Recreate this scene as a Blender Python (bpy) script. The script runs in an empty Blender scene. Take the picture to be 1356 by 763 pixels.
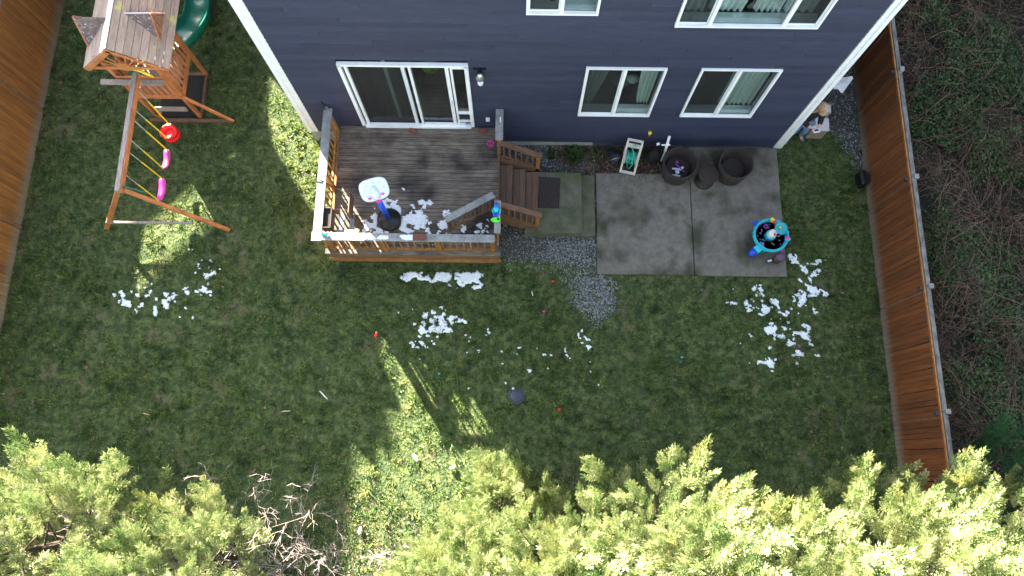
import bpy, bmesh, math, random
import numpy as np
from mathutils import Vector, Matrix
from math import sin, cos, pi, radians as R
random.seed(7); rng = np.random.default_rng(7)
S = bpy.context.scene
COL = S.collection

# ------------------------------------------------------------------ camera, sky, sun, exposure
cam = bpy.data.cameras.new('camera'); co = bpy.data.objects.new('camera', cam); COL.objects.link(co)
cam.sensor_width = 36; cam.lens = 930/1356*36; cam.clip_end = 500
co.location = (0, 0, 16); co.rotation_euler = (math.atan(232/930), 0, R(.8))
S.camera = co
SUN_EL = 20.0
W = bpy.data.worlds.new('World'); S.world = W; W.use_nodes = True
nt = W.node_tree; bg = nt.nodes['Background']
sky = nt.nodes.new('ShaderNodeTexSky'); sky.sky_type = 'NISHITA'; sky.sun_disc = False
sky.sun_elevation = R(SUN_EL); sky.sun_rotation = R(-33)
hz_ = nt.nodes.new('ShaderNodeHueSaturation'); hz_.inputs['Saturation'].default_value = .55   # pale winter sky
nt.links.new(sky.outputs[0], hz_.inputs['Color']); nt.links.new(hz_.outputs[0], bg.inputs[0]); bg.inputs[1].default_value = .05
sl = bpy.data.lights.new('sun', 'SUN'); sl.energy = 5; sl.angle = R(.6); sl.color = (1, .90, .70)
so = bpy.data.objects.new('sun', sl); COL.objects.link(so)
e = R(SUN_EL); sd = Vector((.545*cos(e), -.838*cos(e), -sin(e)))
so.rotation_euler = sd.to_track_quat('-Z', 'Y').to_euler()
S.view_settings.view_transform = 'Standard'; S.view_settings.look = 'None'
S.view_settings.exposure = 4.25; S.view_settings.gamma = 1
S.cycles.max_bounces = 6; S.cycles.transparent_max_bounces = 12

# ------------------------------------------------------------------ materials
def mat(name, c1, c2=None, scale=8, stretch=(1, 1, 1), rough=.8, bump=.0, bscale=None, metal=0, piece=0, spec=.4,
        c3=None, s3=3, t3=(.52, .62), coat=0, detail=6, world=False):
    m = bpy.data.materials.new(name); m.use_nodes = True; n = m.node_tree; L = n.links.new
    b = n.nodes['Principled BSDF']; b.inputs['Roughness'].default_value = rough; b.inputs['Metallic'].default_value = metal
    b.inputs['Specular IOR Level'].default_value = spec; b.inputs['Coat Weight'].default_value = coat
    if c2 is None: c2 = tuple(x*.75 for x in c1)
    if world:
        tc = n.nodes.new('ShaderNodeNewGeometry'); out = tc.outputs['Position']
    else:
        tc = n.nodes.new('ShaderNodeTexCoord'); out = tc.outputs['Object']
    oi = n.nodes.new('ShaderNodeObjectInfo')
    mp = n.nodes.new('ShaderNodeMapping'); mp.inputs['Scale'].default_value = stretch; L(out, mp.inputs['Vector'])
    if piece:
        ad = n.nodes.new('ShaderNodeVectorMath'); ad.operation = 'SCALE'; cb = n.nodes.new('ShaderNodeCombineXYZ')
        L(oi.outputs['Random'], cb.inputs[0]); L(oi.outputs['Random'], cb.inputs[1]); L(cb.outputs[0], ad.inputs[0]); ad.inputs['Scale'].default_value = 37
        L(ad.outputs[0], mp.inputs['Location'])
    nz = n.nodes.new('ShaderNodeTexNoise'); nz.inputs['Scale'].default_value = scale; nz.inputs['Detail'].default_value = detail; nz.inputs['Roughness'].default_value = .65
    L(mp.outputs[0], nz.inputs['Vector'])
    rp = n.nodes.new('ShaderNodeValToRGB'); rp.color_ramp.elements[0].position = .35; rp.color_ramp.elements[1].position = .65
    rp.color_ramp.elements[0].color = (*c2, 1); rp.color_ramp.elements[1].color = (*c1, 1)
    L(nz.outputs[0], rp.inputs[0]); cur = rp.outputs[0]
    if c3 is not None:
        n3 = n.nodes.new('ShaderNodeTexNoise'); n3.inputs['Scale'].default_value = s3; n3.inputs['Detail'].default_value = 5; gp = n.nodes.new('ShaderNodeNewGeometry'); L(gp.outputs['Position'], n3.inputs['Vector'])
        r3 = n.nodes.new('ShaderNodeMapRange'); r3.inputs[1].default_value = t3[0]; r3.inputs[2].default_value = t3[1]; L(n3.outputs[0], r3.inputs[0])
        mx = n.nodes.new('ShaderNodeMixRGB'); mx.inputs[2].default_value = (*c3, 1); L(r3.outputs[0], mx.inputs[0]); L(cur, mx.inputs[1]); cur = mx.outputs[0]
    if piece:
        hs = n.nodes.new('ShaderNodeHueSaturation'); mr = n.nodes.new('ShaderNodeMapRange')
        mr.inputs[3].default_value = 1-piece; mr.inputs[4].default_value = 1+piece
        L(oi.outputs['Random'], mr.inputs[0]); L(mr.outputs[0], hs.inputs['Value']); L(cur, hs.inputs['Color']); cur = hs.outputs[0]
    L(cur, b.inputs['Base Color'])
    if bump:
        bp = n.nodes.new('ShaderNodeBump'); bp.inputs['Strength'].default_value = bump; bp.inputs['Distance'].default_value = .01
        if bscale:
            nb = n.nodes.new('ShaderNodeTexNoise'); nb.inputs['Scale'].default_value = bscale; nb.inputs['Detail'].default_value = 4; L(mp.outputs[0], nb.inputs['Vector']); L(nb.outputs[0], bp.inputs['Height'])
        else: L(nz.outputs[0], bp.inputs['Height'])
        L(bp.outputs[0], b.inputs['Normal'])
    return m
def leafmat(name, stops, scale, trans=.35, rough=.55, extra=None, piece=False):
    m = bpy.data.materials.new(name); m.use_nodes = True; n = m.node_tree; L = n.links.new
    b = n.nodes['Principled BSDF']; b.inputs['Roughness'].default_value = rough; b.inputs['Specular IOR Level'].default_value = .3
    g = n.nodes.new('ShaderNodeNewGeometry')
    nz = n.nodes.new('ShaderNodeTexNoise'); nz.inputs['Scale'].default_value = scale; nz.inputs['Detail'].default_value = 8; nz.inputs['Roughness'].default_value = .7
    L(g.outputs['Position'], nz.inputs['Vector'])
    rp = n.nodes.new('ShaderNodeValToRGB'); cr = rp.color_ramp
    cr.elements[0].position = stops[0][0]; cr.elements[0].color = (*stops[0][1], 1)
    cr.elements[1].position = stops[-1][0]; cr.elements[1].color = (*stops[-1][1], 1)
    for p, c in stops[1:-1]:
        el = cr.elements.new(p); el.color = (*c, 1)
    L(nz.outputs[0], rp.inputs[0]); cur = rp.outputs[0]
    if extra:   # large patches: scale, threshold lo, hi, colour
        for (sc, lo, hi, c) in extra:
            n3 = n.nodes.new('ShaderNodeTexNoise'); n3.inputs['Scale'].default_value = sc; n3.inputs['Detail'].default_value = 6; n3.inputs['Roughness'].default_value = .65; L(g.outputs['Position'], n3.inputs['Vector'])
            r3 = n.nodes.new('ShaderNodeMapRange'); r3.inputs[1].default_value = lo; r3.inputs[2].default_value = hi; L(n3.outputs[0], r3.inputs[0])
            mx = n.nodes.new('ShaderNodeMixRGB'); mx.inputs[2].default_value = (*c, 1); L(r3.outputs[0], mx.inputs[0]); L(cur, mx.inputs[1]); cur = mx.outputs[0]
    # every leaf island its own tone
    hs = n.nodes.new('ShaderNodeHueSaturation'); mr = n.nodes.new('ShaderNodeMapRange'); mr.inputs[3].default_value = .62; mr.inputs[4].default_value = 1.42
    if name == 'lawn_soil':
        bp = n.nodes.new('ShaderNodeBump'); bp.inputs['Distance'].default_value = .04; bp.inputs['Strength'].default_value = .9; nb = n.nodes.new('ShaderNodeTexNoise'); nb.inputs['Scale'].default_value = 14; nb.inputs['Detail'].default_value = 8; L(g.outputs['Position'], nb.inputs['Vector']); L(nb.outputs[0], bp.inputs['Height']); L(bp.outputs[0], b.inputs['Normal'])
    L(g.outputs['Random Per Island'], mr.inputs[0]); L(mr.outputs[0], hs.inputs['Value']); L(cur, hs.inputs['Color']); cur = hs.outputs[0]
    L(cur, b.inputs['Base Color'])
    if trans:
        t = n.nodes.new('ShaderNodeBsdfTranslucent'); L(cur, t.inputs[0]); a = n.nodes.new('ShaderNodeMixShader'); a.inputs[0].default_value = trans
        L(b.outputs[0], a.inputs[1]); L(t.outputs[0], a.inputs[2]); L(a.outputs[0], n.nodes['Material Output'].inputs[0])
    return m
M = {}
M['ground'] = leafmat('lawn_soil', [(.40, (.018, .028, .010)), (.5, (.045, .066, .020)), (.60, (.085, .100, .040))], 7, 0, .95, [(1.3, .56, .68, (.10, .085, .05)), (4, .52, .60, (.028, .046, .018))])
M['grass'] = leafmat('grass_blades', [(.38, (.028, .058, .020)), (.46, (.070, .125, .034)), (.54, (.125, .188, .050)), (.63, (.26, .275, .10))], 3.6, .45, .55,
                     [(1.6, .52, .66, (.024, .058, .022)), (1.0, .56, .70, (.15, .15, .07)), (5, .55, .66, (.13, .185, .045)), (9, .60, .68, (.30, .25, .15))])
M['siding'] = mat('navy_siding', (.036, .040, .075), (.025, .029, .057), 3, (1, 1, 14), .5, .25, 20, piece=.14, spec=.35)
M['white'] = mat('white_trim', (.74, .75, .77), (.66, .67, .70), 6, rough=.45)
M['vinyl'] = mat('white_vinyl', (.78, .80, .84), (.68, .70, .74), 4, rough=.35)
M['concrete'] = mat('patio_concrete', (.155, .142, .128), (.102, .093, .083), 6.5, rough=.92, bump=.6, bscale=60, c3=(.040, .044, .028), s3=1.3, t3=(.50, .66), detail=10, piece=.06, world=True)
M['mossy'] = mat('mossy_concrete', (.110, .104, .085), (.052, .060, .032), 3.2, rough=.92, bump=.5, bscale=60, c3=(.045, .065, .022), s3=1.8, t3=(.5, .68), world=True)
M['foundation'] = mat('foundation_concrete', (.32, .32, .31), (.22, .22, .21), 5, rough=.9, bump=.3)
M['deck'] = mat('weathered_deck', (.200, .168, .142), (.058, .046, .038), 9, (.35, 5, 5), .85, .6, piece=.2, c3=(.030, .025, .024), s3=1.6, t3=(.46, .68))
M['greywood'] = mat('grey_weathered_wood', (.235, .24, .245), (.125, .13, .14), 6, (1, 1, 1), .85, .4, piece=.12)
M['cedar'] = mat('cedar_stain', (.34, .155, .045), (.20, .080, .024), 8, (1, 1, .3), .7, .4, piece=.22)
M['cedar_dark'] = mat('weathered_cedar', (.165, .085, .048), (.085, .048, .032), 7, (1, 1, 1), .8, .4, piece=.2)
M['tread'] = mat('stair_tread_wood', (.125, .075, .055), (.07, .045, .036), 7, (5, .4, 5), .8, .4, piece=.2)
M['playwood'] = mat('playset_cedar', (.48, .18, .062), (.31, .105, .038), 6, (1, 1, .5), .65, .3, piece=.14)
M['playgrey'] = mat('weathered_playset_roof', (.36, .27, .215), (.22, .16, .13), 7, (4, .5, .5), .85, .4, piece=.14, c3=(.40, .36, .13), s3=2.6, t3=(.62, .70))
M['beam'] = mat('weathered_beam', (.33, .27, .25), (.17, .13, .12), 8, (5, .5, 1), .85, .4)
M['darkshingle'] = mat('dark_weathered_board', (.17, .125, .115), (.10, .07, .065), 12, rough=.9, bump=.5, c3=(.45, .44, .46), s3=22, t3=(.58, .72))
M['frost'] = mat('frosted_board', (.80, .78, .80), (.66, .62, .64), 14, rough=.8, bump=.4)
M['green_pl'] = mat('green_plastic', (.008, .13, .085), (.006, .11, .072), 3, rough=.25, spec=.6)
M['yellow'] = mat('yellow_plastic', (.80, .58, .03), rough=.5)
M['greyrope'] = mat('grey_chain', (.35, .38, .34), rough=.5)
M['pink'] = mat('pink_plastic', (.72, .055, .42), (.62, .04, .34), 3, rough=.4)
M['red'] = mat('red_plastic', (.68, .012, .015), (.58, .01, .012), 3, rough=.35)
M['blue'] = mat('blue_plastic', (.010, .075, .62), (.01, .06, .52), 3, rough=.4)
M['teal'] = mat('turquoise_plastic', (.015, .42, .55), (.012, .36, .48), 4, rough=.4)
M['teal2'] = mat('teal_plastic', (.01, .30, .36), rough=.4)
M['hose'] = mat('teal_hose', (.03, .42, .33), (.02, .30, .25), 30, rough=.4)
M['purple'] = mat('purple_plastic', (.28, .05, .50), rough=.4)
M['lightgrey'] = mat('light_grey_plastic', (.60, .66, .72), (.55, .6, .66), 3, rough=.45)
M['beige'] = mat('beige_resin', (.52, .48, .45), (.42, .39, .37), 5, rough=.6)
M['black'] = mat('black_plastic', (.012, .012, .015), (.008, .008, .01), 5, rough=.35)
M['water'] = mat('dirty_water', (.02, .035, .05), (.06, .085, .11), 14, rough=.08, spec=.8)
M['wicker'] = mat('brown_wicker', (.036, .027, .025), (.014, .011, .011), 60, (1, 1, 3), .7, .8, piece=.1)
M['brick'] = mat('red_brick', (.165, .060, .042), (.11, .042, .034), 22, rough=.9, bump=.4, piece=.1)
M['silver'] = mat('silver_metal', (.55, .57, .60), rough=.3, metal=.8)
M['brass'] = mat('brass', (.55, .38, .12), rough=.35, metal=.7)
M['snow'] = mat('snow', (.74, .78, .84), (.56, .60, .68), 18, rough=.75, bump=.7, bscale=40, world=True)
M['gravel'] = leafmat('grey_gravel', [(.35, (.07, .075, .085)), (.5, (.18, .19, .21)), (.65, (.34, .36, .39))], 30, 0, .85)
M['gravelbed'] = mat('gravel_bed', (.065, .065, .066), (.030, .030, .028), 40, rough=.95, bump=.6, world=True)
M['litter'] = leafmat('brown_leaf_litter', [(.35, (.045, .028, .020)), (.5, (.10, .058, .040)), (.65, (.19, .125, .09))], 15, .15, .8)
M['soil'] = mat('dark_soil', (.030, .025, .022), (.014, .012, .011), 25, rough=.95, bump=.6, world=True)
M['bark'] = mat('brown_bark', (.055, .036, .026), (.03, .02, .015), 12, rough=.9, bump=.5)
M['twig'] = mat('pale_grey_twig', (.30, .25, .25), (.19, .145, .145), 12, rough=.8)
M['cypress'] = leafmat('cypress_foliage', [(.36, (.045, .095, .030)), (.47, (.15, .20, .075)), (.60, (.35, .37, .19))], 2.9, .16, .36, [(1.3, .56, .70, (.24, .23, .07)), (3.1, .55, .66, (.07, .115, .045))])
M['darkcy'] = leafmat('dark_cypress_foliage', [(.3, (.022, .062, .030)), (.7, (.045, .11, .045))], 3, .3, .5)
M['weed'] = leafmat('weed_leaves', [(.3, (.05, .09, .02)), (.5, (.10, .15, .03)), (.7, (.18, .19, .05))], 5, .35, .5)
M['bramble'] = leafmat('bramble_leaves', [(.3, (.018, .040, .014)), (.5, (.036, .072, .020)), (.7, (.062, .110, .028))], 2.5, .3, .5, [(.7, .5, .62, (.07, .05, .035))])
M['cane'] = leafmat('bramble_canes', [(.3, (.050, .028, .020)), (.5, (.095, .055, .038)), (.7, (.17, .115, .085))], 6, 0, .8)
M['thatch'] = mat('bramble_floor', (.022, .018, .013), (.008, .008, .006), 9, rough=.95, bump=.7, world=True)
M['fence'] = mat('fence_cedar', (.250, .105, .026), (.155, .060, .015), 5, (3, 3, .35), .75, .35, piece=.22)
M['fencetop'] = mat('grey_fence_rail', (.17, .165, .155), (.06, .062, .06), 12, (1, .4, 1), .9, .5)
M['curtain'] = mat('sheer_curtain', (.46, .52, .50), (.36, .42, .40), 5, rough=.9)
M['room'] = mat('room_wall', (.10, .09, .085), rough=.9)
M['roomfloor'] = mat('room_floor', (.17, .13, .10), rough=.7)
M['skin'] = mat('skin', (.50, .27, .20), (.44, .23, .17), 10, rough=.5)
M['denim'] = mat('blue_denim', (.16, .25, .40), (.11, .18, .31), 30, rough=.85, bump=.3)
M['hoodie'] = mat('black_jacket', (.012, .012, .014), rough=.9)
M['cap'] = mat('tan_cap', (.30, .19, .11), rough=.85)
M['shoe'] = mat('grey_shoe', (.10, .115, .15), rough=.7)
M['box'] = mat('cardboard', (.30, .235, .185), (.25, .19, .15), 4, rough=.9)
M['boxtop'] = mat('pale_lid', (.50, .50, .53), (.42, .42, .45), 5, rough=.7)
M['roof'] = mat('asphalt_shingle', (.06, .06, .065), rough=.95)
M['rubber'] = mat('brown_rubber', (.045, .034, .034), (.03, .024, .024), 20, rough=.8)
M['lidblue'] = mat('slate_blue_lid', (.040, .052, .080), (.028, .036, .055), 20, rough=.6, bump=.3)
M['leafbrown'] = mat('fallen_leaf', (.15, .085, .058), (.09, .05, .035), 9, rough=.8, piece=.35)
M['stick'] = mat('pale_stick', (.42, .33, .24), rough=.8)
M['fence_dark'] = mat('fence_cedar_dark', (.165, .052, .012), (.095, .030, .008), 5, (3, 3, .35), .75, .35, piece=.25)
def fence_mat(key):      # picket: bare grey, splashed foot; stained cedar above
    m = M[key]; n = m.node_tree; L = n.links.new; b = n.nodes['Principled BSDF']
    cur = b.inputs['Base Color'].links[0].from_socket
    tc = n.nodes.new('ShaderNodeTexCoord'); sp = n.nodes.new('ShaderNodeSeparateXYZ'); L(tc.outputs['Object'], sp.inputs[0])
    nz = n.nodes.new('ShaderNodeTexNoise'); nz.inputs['Scale'].default_value = 9; L(tc.outputs['Object'], nz.inputs['Vector'])
    ad = n.nodes.new('ShaderNodeMath'); ad.operation = 'MULTIPLY_ADD'; ad.inputs[1].default_value = .35; L(nz.outputs[0], ad.inputs[0]); L(sp.outputs[2], ad.inputs[2])
    mr = n.nodes.new('ShaderNodeMapRange'); mr.inputs[1].default_value = .55; mr.inputs[2].default_value = .22; L(ad.outputs[0], mr.inputs[0])
    mx = n.nodes.new('ShaderNodeMixRGB'); mx.inputs[2].default_value = (.17, .15, .12, 1); ml = n.nodes.new('ShaderNodeMath'); ml.operation = 'MULTIPLY'; ml.inputs[1].default_value = .8
    L(mr.outputs[0], ml.inputs[0]); L(ml.outputs[0], mx.inputs[0]); L(cur, mx.inputs[1]); L(mx.outputs[0], b.inputs['Base Color'])
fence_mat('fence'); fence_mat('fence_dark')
def glassmat():
    m = bpy.data.materials.new('window_glass'); m.use_nodes = True; n = m.node_tree; L = n.links.new
    for x in list(n.nodes):
        if x.type != 'OUTPUT_MATERIAL': n.nodes.remove(x)
    t = n.nodes.new('ShaderNodeBsdfTransparent'); t.inputs[0].default_value = (.90, .95, .95, 1)
    g = n.nodes.new('ShaderNodeBsdfGlossy'); g.inputs['Roughness'].default_value = .02
    f = n.nodes.new('ShaderNodeLayerWeight'); f.inputs[0].default_value = .5; pw = n.nodes.new('ShaderNodeMath'); pw.operation = 'POWER'; pw.inputs[1].default_value = 4; L(f.outputs['Facing'], pw.inputs[0])
    ma = n.nodes.new('ShaderNodeMath'); ma.operation = 'MULTIPLY_ADD'; ma.inputs[1].default_value = .9; ma.inputs[2].default_value = .05; L(pw.outputs[0], ma.inputs[0])
    x = n.nodes.new('ShaderNodeMixShader'); L(ma.outputs[0], x.inputs[0]); L(t.outputs[0], x.inputs[1]); L(g.outputs[0], x.inputs[2])
    L(x.outputs[0], n.nodes['Material Output'].inputs[0]); return m
M['glass'] = glassmat()
def screenmat():
    m = bpy.data.materials.new('insect_screen'); m.use_nodes = True; n = m.node_tree; L = n.links.new
    b = n.nodes['Principled BSDF']; b.inputs['Base Color'].default_value = (.022, .024, .026, 1); b.inputs['Roughness'].default_value = .8
    t = n.nodes.new('ShaderNodeBsdfTransparent'); x = n.nodes.new('ShaderNodeMixShader'); x.inputs[0].default_value = .35
    L(t.outputs[0], x.inputs[1]); L(b.outputs[0], x.inputs[2]); L(x.outputs[0], n.nodes['Material Output'].inputs[0]); return m
M['screen'] = screenmat()

# ------------------------------------------------------------------ helpers
def link(name, me, m, parent=None, loc=(0, 0, 0)):
    o = bpy.data.objects.new(name, me); COL.objects.link(o)
    if m is not None and not me.materials: me.materials.append(M[m] if isinstance(m, str) else m)
    o.location = loc
    if parent is not None: o.parent = parent
    return o
def tag(o, label, cat, group=None):
    o['label'] = label; o['category'] = cat
    if group: o['group'] = group
    return o
def thing(name, label, cat, loc=(0, 0, 0), rz=0, group=None):
    o = bpy.data.objects.new(name, None); COL.objects.link(o); o.location = loc; o.rotation_euler = (0, 0, rz); o.empty_display_size = .1
    return tag(o, label, cat, group)
def kind(o, k): o['kind'] = k; return o
class MB:
    def __init__(s): s.v = []; s.f = []
    def box(s, c, d, rot=None, ch=0):
        hx, hy, hz = d[0]/2, d[1]/2, d[2]/2
        m = rot if rot is not None else Matrix.Identity(3)
        n = len(s.v); c = Vector(c)
        if ch == 0:
            for z in (-hz, hz):
                for (x, y) in ((-hx, -hy), (hx, -hy), (hx, hy), (-hx, hy)): s.v.append(c + m @ Vector((x, y, z)))
            s.f += [(n, n+3, n+2, n+1), (n+4, n+5, n+6, n+7)] + [(n+i, n+(i+1) % 4, n+4+(i+1) % 4, n+4+i) for i in range(4)]
        else:   # chamfered vertical edges + top
            pts = [(-hx+ch, -hy), (hx-ch, -hy), (hx, -hy+ch), (hx, hy-ch), (hx-ch, hy), (-hx+ch, hy), (-hx, hy-ch), (-hx, -hy+ch)]
            for z, q in ((-hz, 0), (hz-ch, 0), (hz, ch)):
                for (x, y) in pts:
                    s.v.append(c + m @ Vector((x - (q if x > 0 else -q), y - (q if y > 0 else -q), z)))
            s.f.append(tuple(n+7-i for i in range(8))); s.f.append(tuple(n+16+i for i in range(8)))
            for r in (0, 8): s.f += [(n+r+i, n+r+(i+1) % 8, n+r+8+(i+1) % 8, n+r+8+i) for i in range(8)]
        return s
    def bar(s, a, b, w, h, up=(0, 0, 1), ch=0):
        a = Vector(a); b = Vector(b); d = (b-a); l = d.length; d.normalize(); u = Vector(up)
        if abs(d.dot(u)) > .99: u = Vector((0, 1, 0))
        x = d.cross(u).normalized(); z = x.cross(d)
        rot = Matrix((x, d, z)).transposed()
        return s.box((a+b)/2, (w, l, h), rot, ch)
    def tube(s, pts, r, k=8, cap=True, closed=False):
        pts = [Vector(p) for p in pts]; n0 = len(s.v); N = len(pts)
        rs = r if isinstance(r, (list, tuple)) else [r]*N
        px = None
        for i, p in enumerate(pts):
            if closed: d = pts[(i+1) % N]-pts[i-1]
            else: d = pts[min(i+1, N-1)]-pts[max(i-1, 0)]
            d.normalize()
            if px is None:
                u = Vector((0, 0, 1)) if abs(d.z) < .9 else Vector((1, 0, 0)); px = d.cross(u).normalized()
            else:
                px = (px - d*px.dot(d)).normalized()
            py = d.cross(px)
            for j in range(k):
                a = 2*pi*j/k; s.v.append(p + (px*cos(a)+py*sin(a))*rs[i])
        for i in range(N if closed else N-1):
            for j in range(k):
                i2 = (i+1) % N
                s.f.append((n0+i*k+j, n0+i*k+(j+1) % k, n0+i2*k+(j+1) % k, n0+i2*k+j))
        if cap and not closed:
            s.f.append(tuple(n0+k-1-j for j in range(k))); s.f.append(tuple(n0+(N-1)*k+j for j in range(k)))
        return s
    def lathe(s, prof, c=(0, 0, 0), k=24, rot=None, sx=1, sy=1):
        n0 = len(s.v); c = Vector(c); m = rot if rot is not None else Matrix.Identity(3)
        for (r, z) in prof:
            for j in range(k):
                a = 2*pi*j/k; s.v.append(c + m @ Vector((r*cos(a)*sx, r*sin(a)*sy, z)))
        for i in range(len(prof)-1):
            for j in range(k): s.f.append((n0+i*k+j, n0+i*k+(j+1) % k, n0+(i+1)*k+(j+1) % k, n0+(i+1)*k+j))
        if prof[0][0] > 1e-4: s.f.append(tuple(n0+k-1-j for j in range(k)))
        if prof[-1][0] > 1e-4: s.f.append(tuple(n0+(len(prof)-1)*k+j for j in range(k)))
        return s
    def prism(s, poly, a, b, axis='y'):     # poly in the two other axes
        n = len(s.v); N = len(poly)
        for t in (a, b):
            for (p, q) in poly:
                s.v.append(Vector({'y': (p, t, q), 'x': (t, p, q), 'z': (p, q, t)}[axis]))
        s.f.append(tuple(range(n, n+N))); s.f.append(tuple(range(n+2*N-1, n+N-1, -1)))
        s.f += [(n+i, n+N+i, n+N+(i+1) % N, n+(i+1) % N) for i in range(N)]
        return s
    def mesh(s, name, smooth=False):
        me = bpy.data.meshes.new(name); me.from_pydata([tuple(v) for v in s.v], [], s.f)
        bm = bmesh.new(); bm.from_mesh(me); bmesh.ops.recalc_face_normals(bm, faces=bm.faces); bm.to_mesh(me); bm.free()
        if smooth:
            for p in me.polygons: p.use_smooth = True
        me.update(); return me
    def obj(s, name, m, parent=None, smooth=False, loc=(0, 0, 0)):
        o = link(name, s.mesh(name, smooth), m, parent, loc)
        if smooth:
            for p in o.data.polygons: p.use_smooth = len(p.vertices) < 6
        return o
def np_mesh(name, V, F, smooth=False):
    V = np.asarray(V, dtype=np.float32); F = np.asarray(F, dtype=np.int32); k = F.shape[1]
    me = bpy.data.meshes.new(name); me.vertices.add(len(V)); me.vertices.foreach_set('co', V.ravel())
    me.loops.add(F.size); me.loops.foreach_set('vertex_index', F.ravel())
    me.polygons.add(len(F)); me.polygons.foreach_set('loop_start', np.arange(0, F.size, k, dtype=np.int32))
    me.polygons.foreach_set('loop_total', np.full(len(F), k, dtype=np.int32))
    me.update(calc_edges=True); me.validate(); return me
def vnoise(x, y, seed=0, octs=4, f=1.0):
    out = np.zeros_like(x, dtype=float); amp = 1; tot = 0
    for o in range(octs):
        r = np.random.default_rng(seed*100+o).random((256, 256)); X = x*f; Y = y*f
        xi = np.floor(X).astype(int); yi = np.floor(Y).astype(int); fx = X-xi; fy = Y-yi; fx = fx*fx*(3-2*fx); fy = fy*fy*(3-2*fy)
        a = r[xi % 256, yi % 256]; b = r[(xi+1) % 256, yi % 256]; c = r[xi % 256, (yi+1) % 256]; d = r[(xi+1) % 256, (yi+1) % 256]
        out += amp*((a*(1-fx)+b*fx)*(1-fy)+(c*(1-fx)+d*fx)*fy); tot += amp; amp *= .5; f *= 2.03
    return out/tot
def rotz(a): return Matrix.Rotation(a, 3, 'Z')

# ================================================================== SETTING
g = MB(); g.v = [Vector(p) for p in ((-150, -150, 0), (150, -150, 0), (150, 150, 0), (-150, 150, 0))]; g.f = [(0, 1, 2, 3)]
kind(g.obj('ground', 'ground'), 'structure')
FXL, FXR, YF = -11.86, 8.56, 7.67
def in_poly(x, y, P):
    r = np.zeros(x.shape, bool); j = len(P)-1
    for i in range(len(P)):
        (xi, yi), (xj, yj) = P[i], P[j]
        r ^= ((yi > y) != (yj > y)) & (x < (xj-xi)*(y-yi)/(yj-yi+1e-12)+xi); j = i
    return r
GRAVEL = [(-.6, 7.66), (-.4, 4.75), (.0, 4.55), (.9, 4.5), (1.2, 4.2), (1.5, 3.55), (2.0, 3.1), (2.25, 3.5), (2.35, 4.1), (1.97, 4.4), (1.9, 6.9), (1.4, 7.66)]
SIDEG = [(6.6, 8.25), (7.9, 7.95), (8.3, 7.2), (8.5, 6.9), (8.5, 14), (6.6, 14)]
# lawn blades
def grass():
    N = 620000
    x = rng.uniform(-13, 8.56, N); y = rng.uniform(-3.6, 13.5, N)
    dens = .6*vnoise(x+50, y+50, 3, 4, 1.3)+.4*vnoise(x+9, y+4, 15, 2, 7.5)
    k = rng.random(N) < np.clip((dens-.25)*2.6, .25, 1)
    k &= ~((x > -4.25) & (x < -.3) & (y > 4.5)); k &= ~((x > -4.9) & (x < 6.5) & (y > YF-.1))
    k &= ~((x > .2) & (x < 6.42) & (y > 5.2)); k &= ~((x > 1.93) & (x < 6.42) & (y > 4.33)); k &= ~((x > -.45) & (x < 2) & (y > 5.2))
    wob = rng.normal(0, .13, (2, N))
    for P in (GRAVEL, SIDEG): k &= ~(in_poly(x+wob[0], y+wob[1], P) & (rng.random(N) < .97))
    k &= ~((x > -9) & (x < -7.85) & (y > 8.2) & (y < 9.45))
    x = x[k]; y = y[k]; N = len(x)
    lush = vnoise(x+20, y+70, 5, 3, 2.1)
    cl_ = vnoise(x*1.0+9, y+4, 15, 2, 7.5); h = rng.uniform(.02, .07, N)*(.15+1.1*lush)*(.25+2.6*np.clip(cl_-.3, 0, 1))*1.5; a = rng.uniform(0, 2*pi, N); w = rng.uniform(.006, .016, N)
    la = a+rng.normal(0, .8, N); lean = rng.uniform(.3, 1.3, N)*h*1.2
    V = np.zeros((N, 3, 3)); V[:, 0] = np.stack([x-w*np.cos(a), y-w*np.sin(a), np.full(N, .001)], 1); V[:, 1] = np.stack([x+w*np.cos(a), y+w*np.sin(a), np.full(N, .001)], 1)
    V[:, 2] = np.stack([x+lean*np.sin(la), y+lean*np.cos(la), h], 1)
    kind(link('grass', np_mesh('grass', V.reshape(-1, 3), np.arange(N*3).reshape(-1, 3)), 'grass'), 'stuff')
grass()
def stones(name, P, n, mname, smin, smax, seed, edge=0.0, z0=0.0):
    r = np.random.default_rng(seed); P_ = np.array(P); lo = P_.min(0)-.15; hi = P_.max(0)+.15
    x = r.uniform(lo[0], hi[0], n); y = r.uniform(lo[1], hi[1], n)
    w = r.normal(0, edge, (2, n)); k = in_poly(x+w[0], y+w[1], P); x = x[k]; y = y[k]; n = len(x)
    base = np.array([(1, 0, 0), (-1, 0, 0), (0, 1, 0), (0, -1, 0), (0, 0, 1), (0, 0, -1)], float)
    F0 = np.array([(0, 2, 4), (2, 1, 4), (1, 3, 4), (3, 0, 4), (2, 0, 5), (1, 2, 5), (3, 1, 5), (0, 3, 5)])
    s = r.uniform(smin, smax, n); sc = r.uniform(.6, 1.2, (n, 6, 3)); a = r.uniform(0, 2*pi, n)
    B = base[None]*sc*s[:, None, None]; c, q = np.cos(a)[:, None], np.sin(a)[:, None]
    X = B[..., 0]*c-B[..., 1]*q; Y = B[..., 0]*q+B[..., 1]*c; Z = B[..., 2]*.7
    V = np.stack([X+x[:, None], Y+y[:, None], Z+z0+s[:, None]*.35], -1).reshape(-1, 3)
    F = (F0[None]+6*np.arange(n)[:, None, None]).reshape(-1, 3)
    return kind(link(name, np_mesh(name, V, F), mname), 'stuff')
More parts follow.
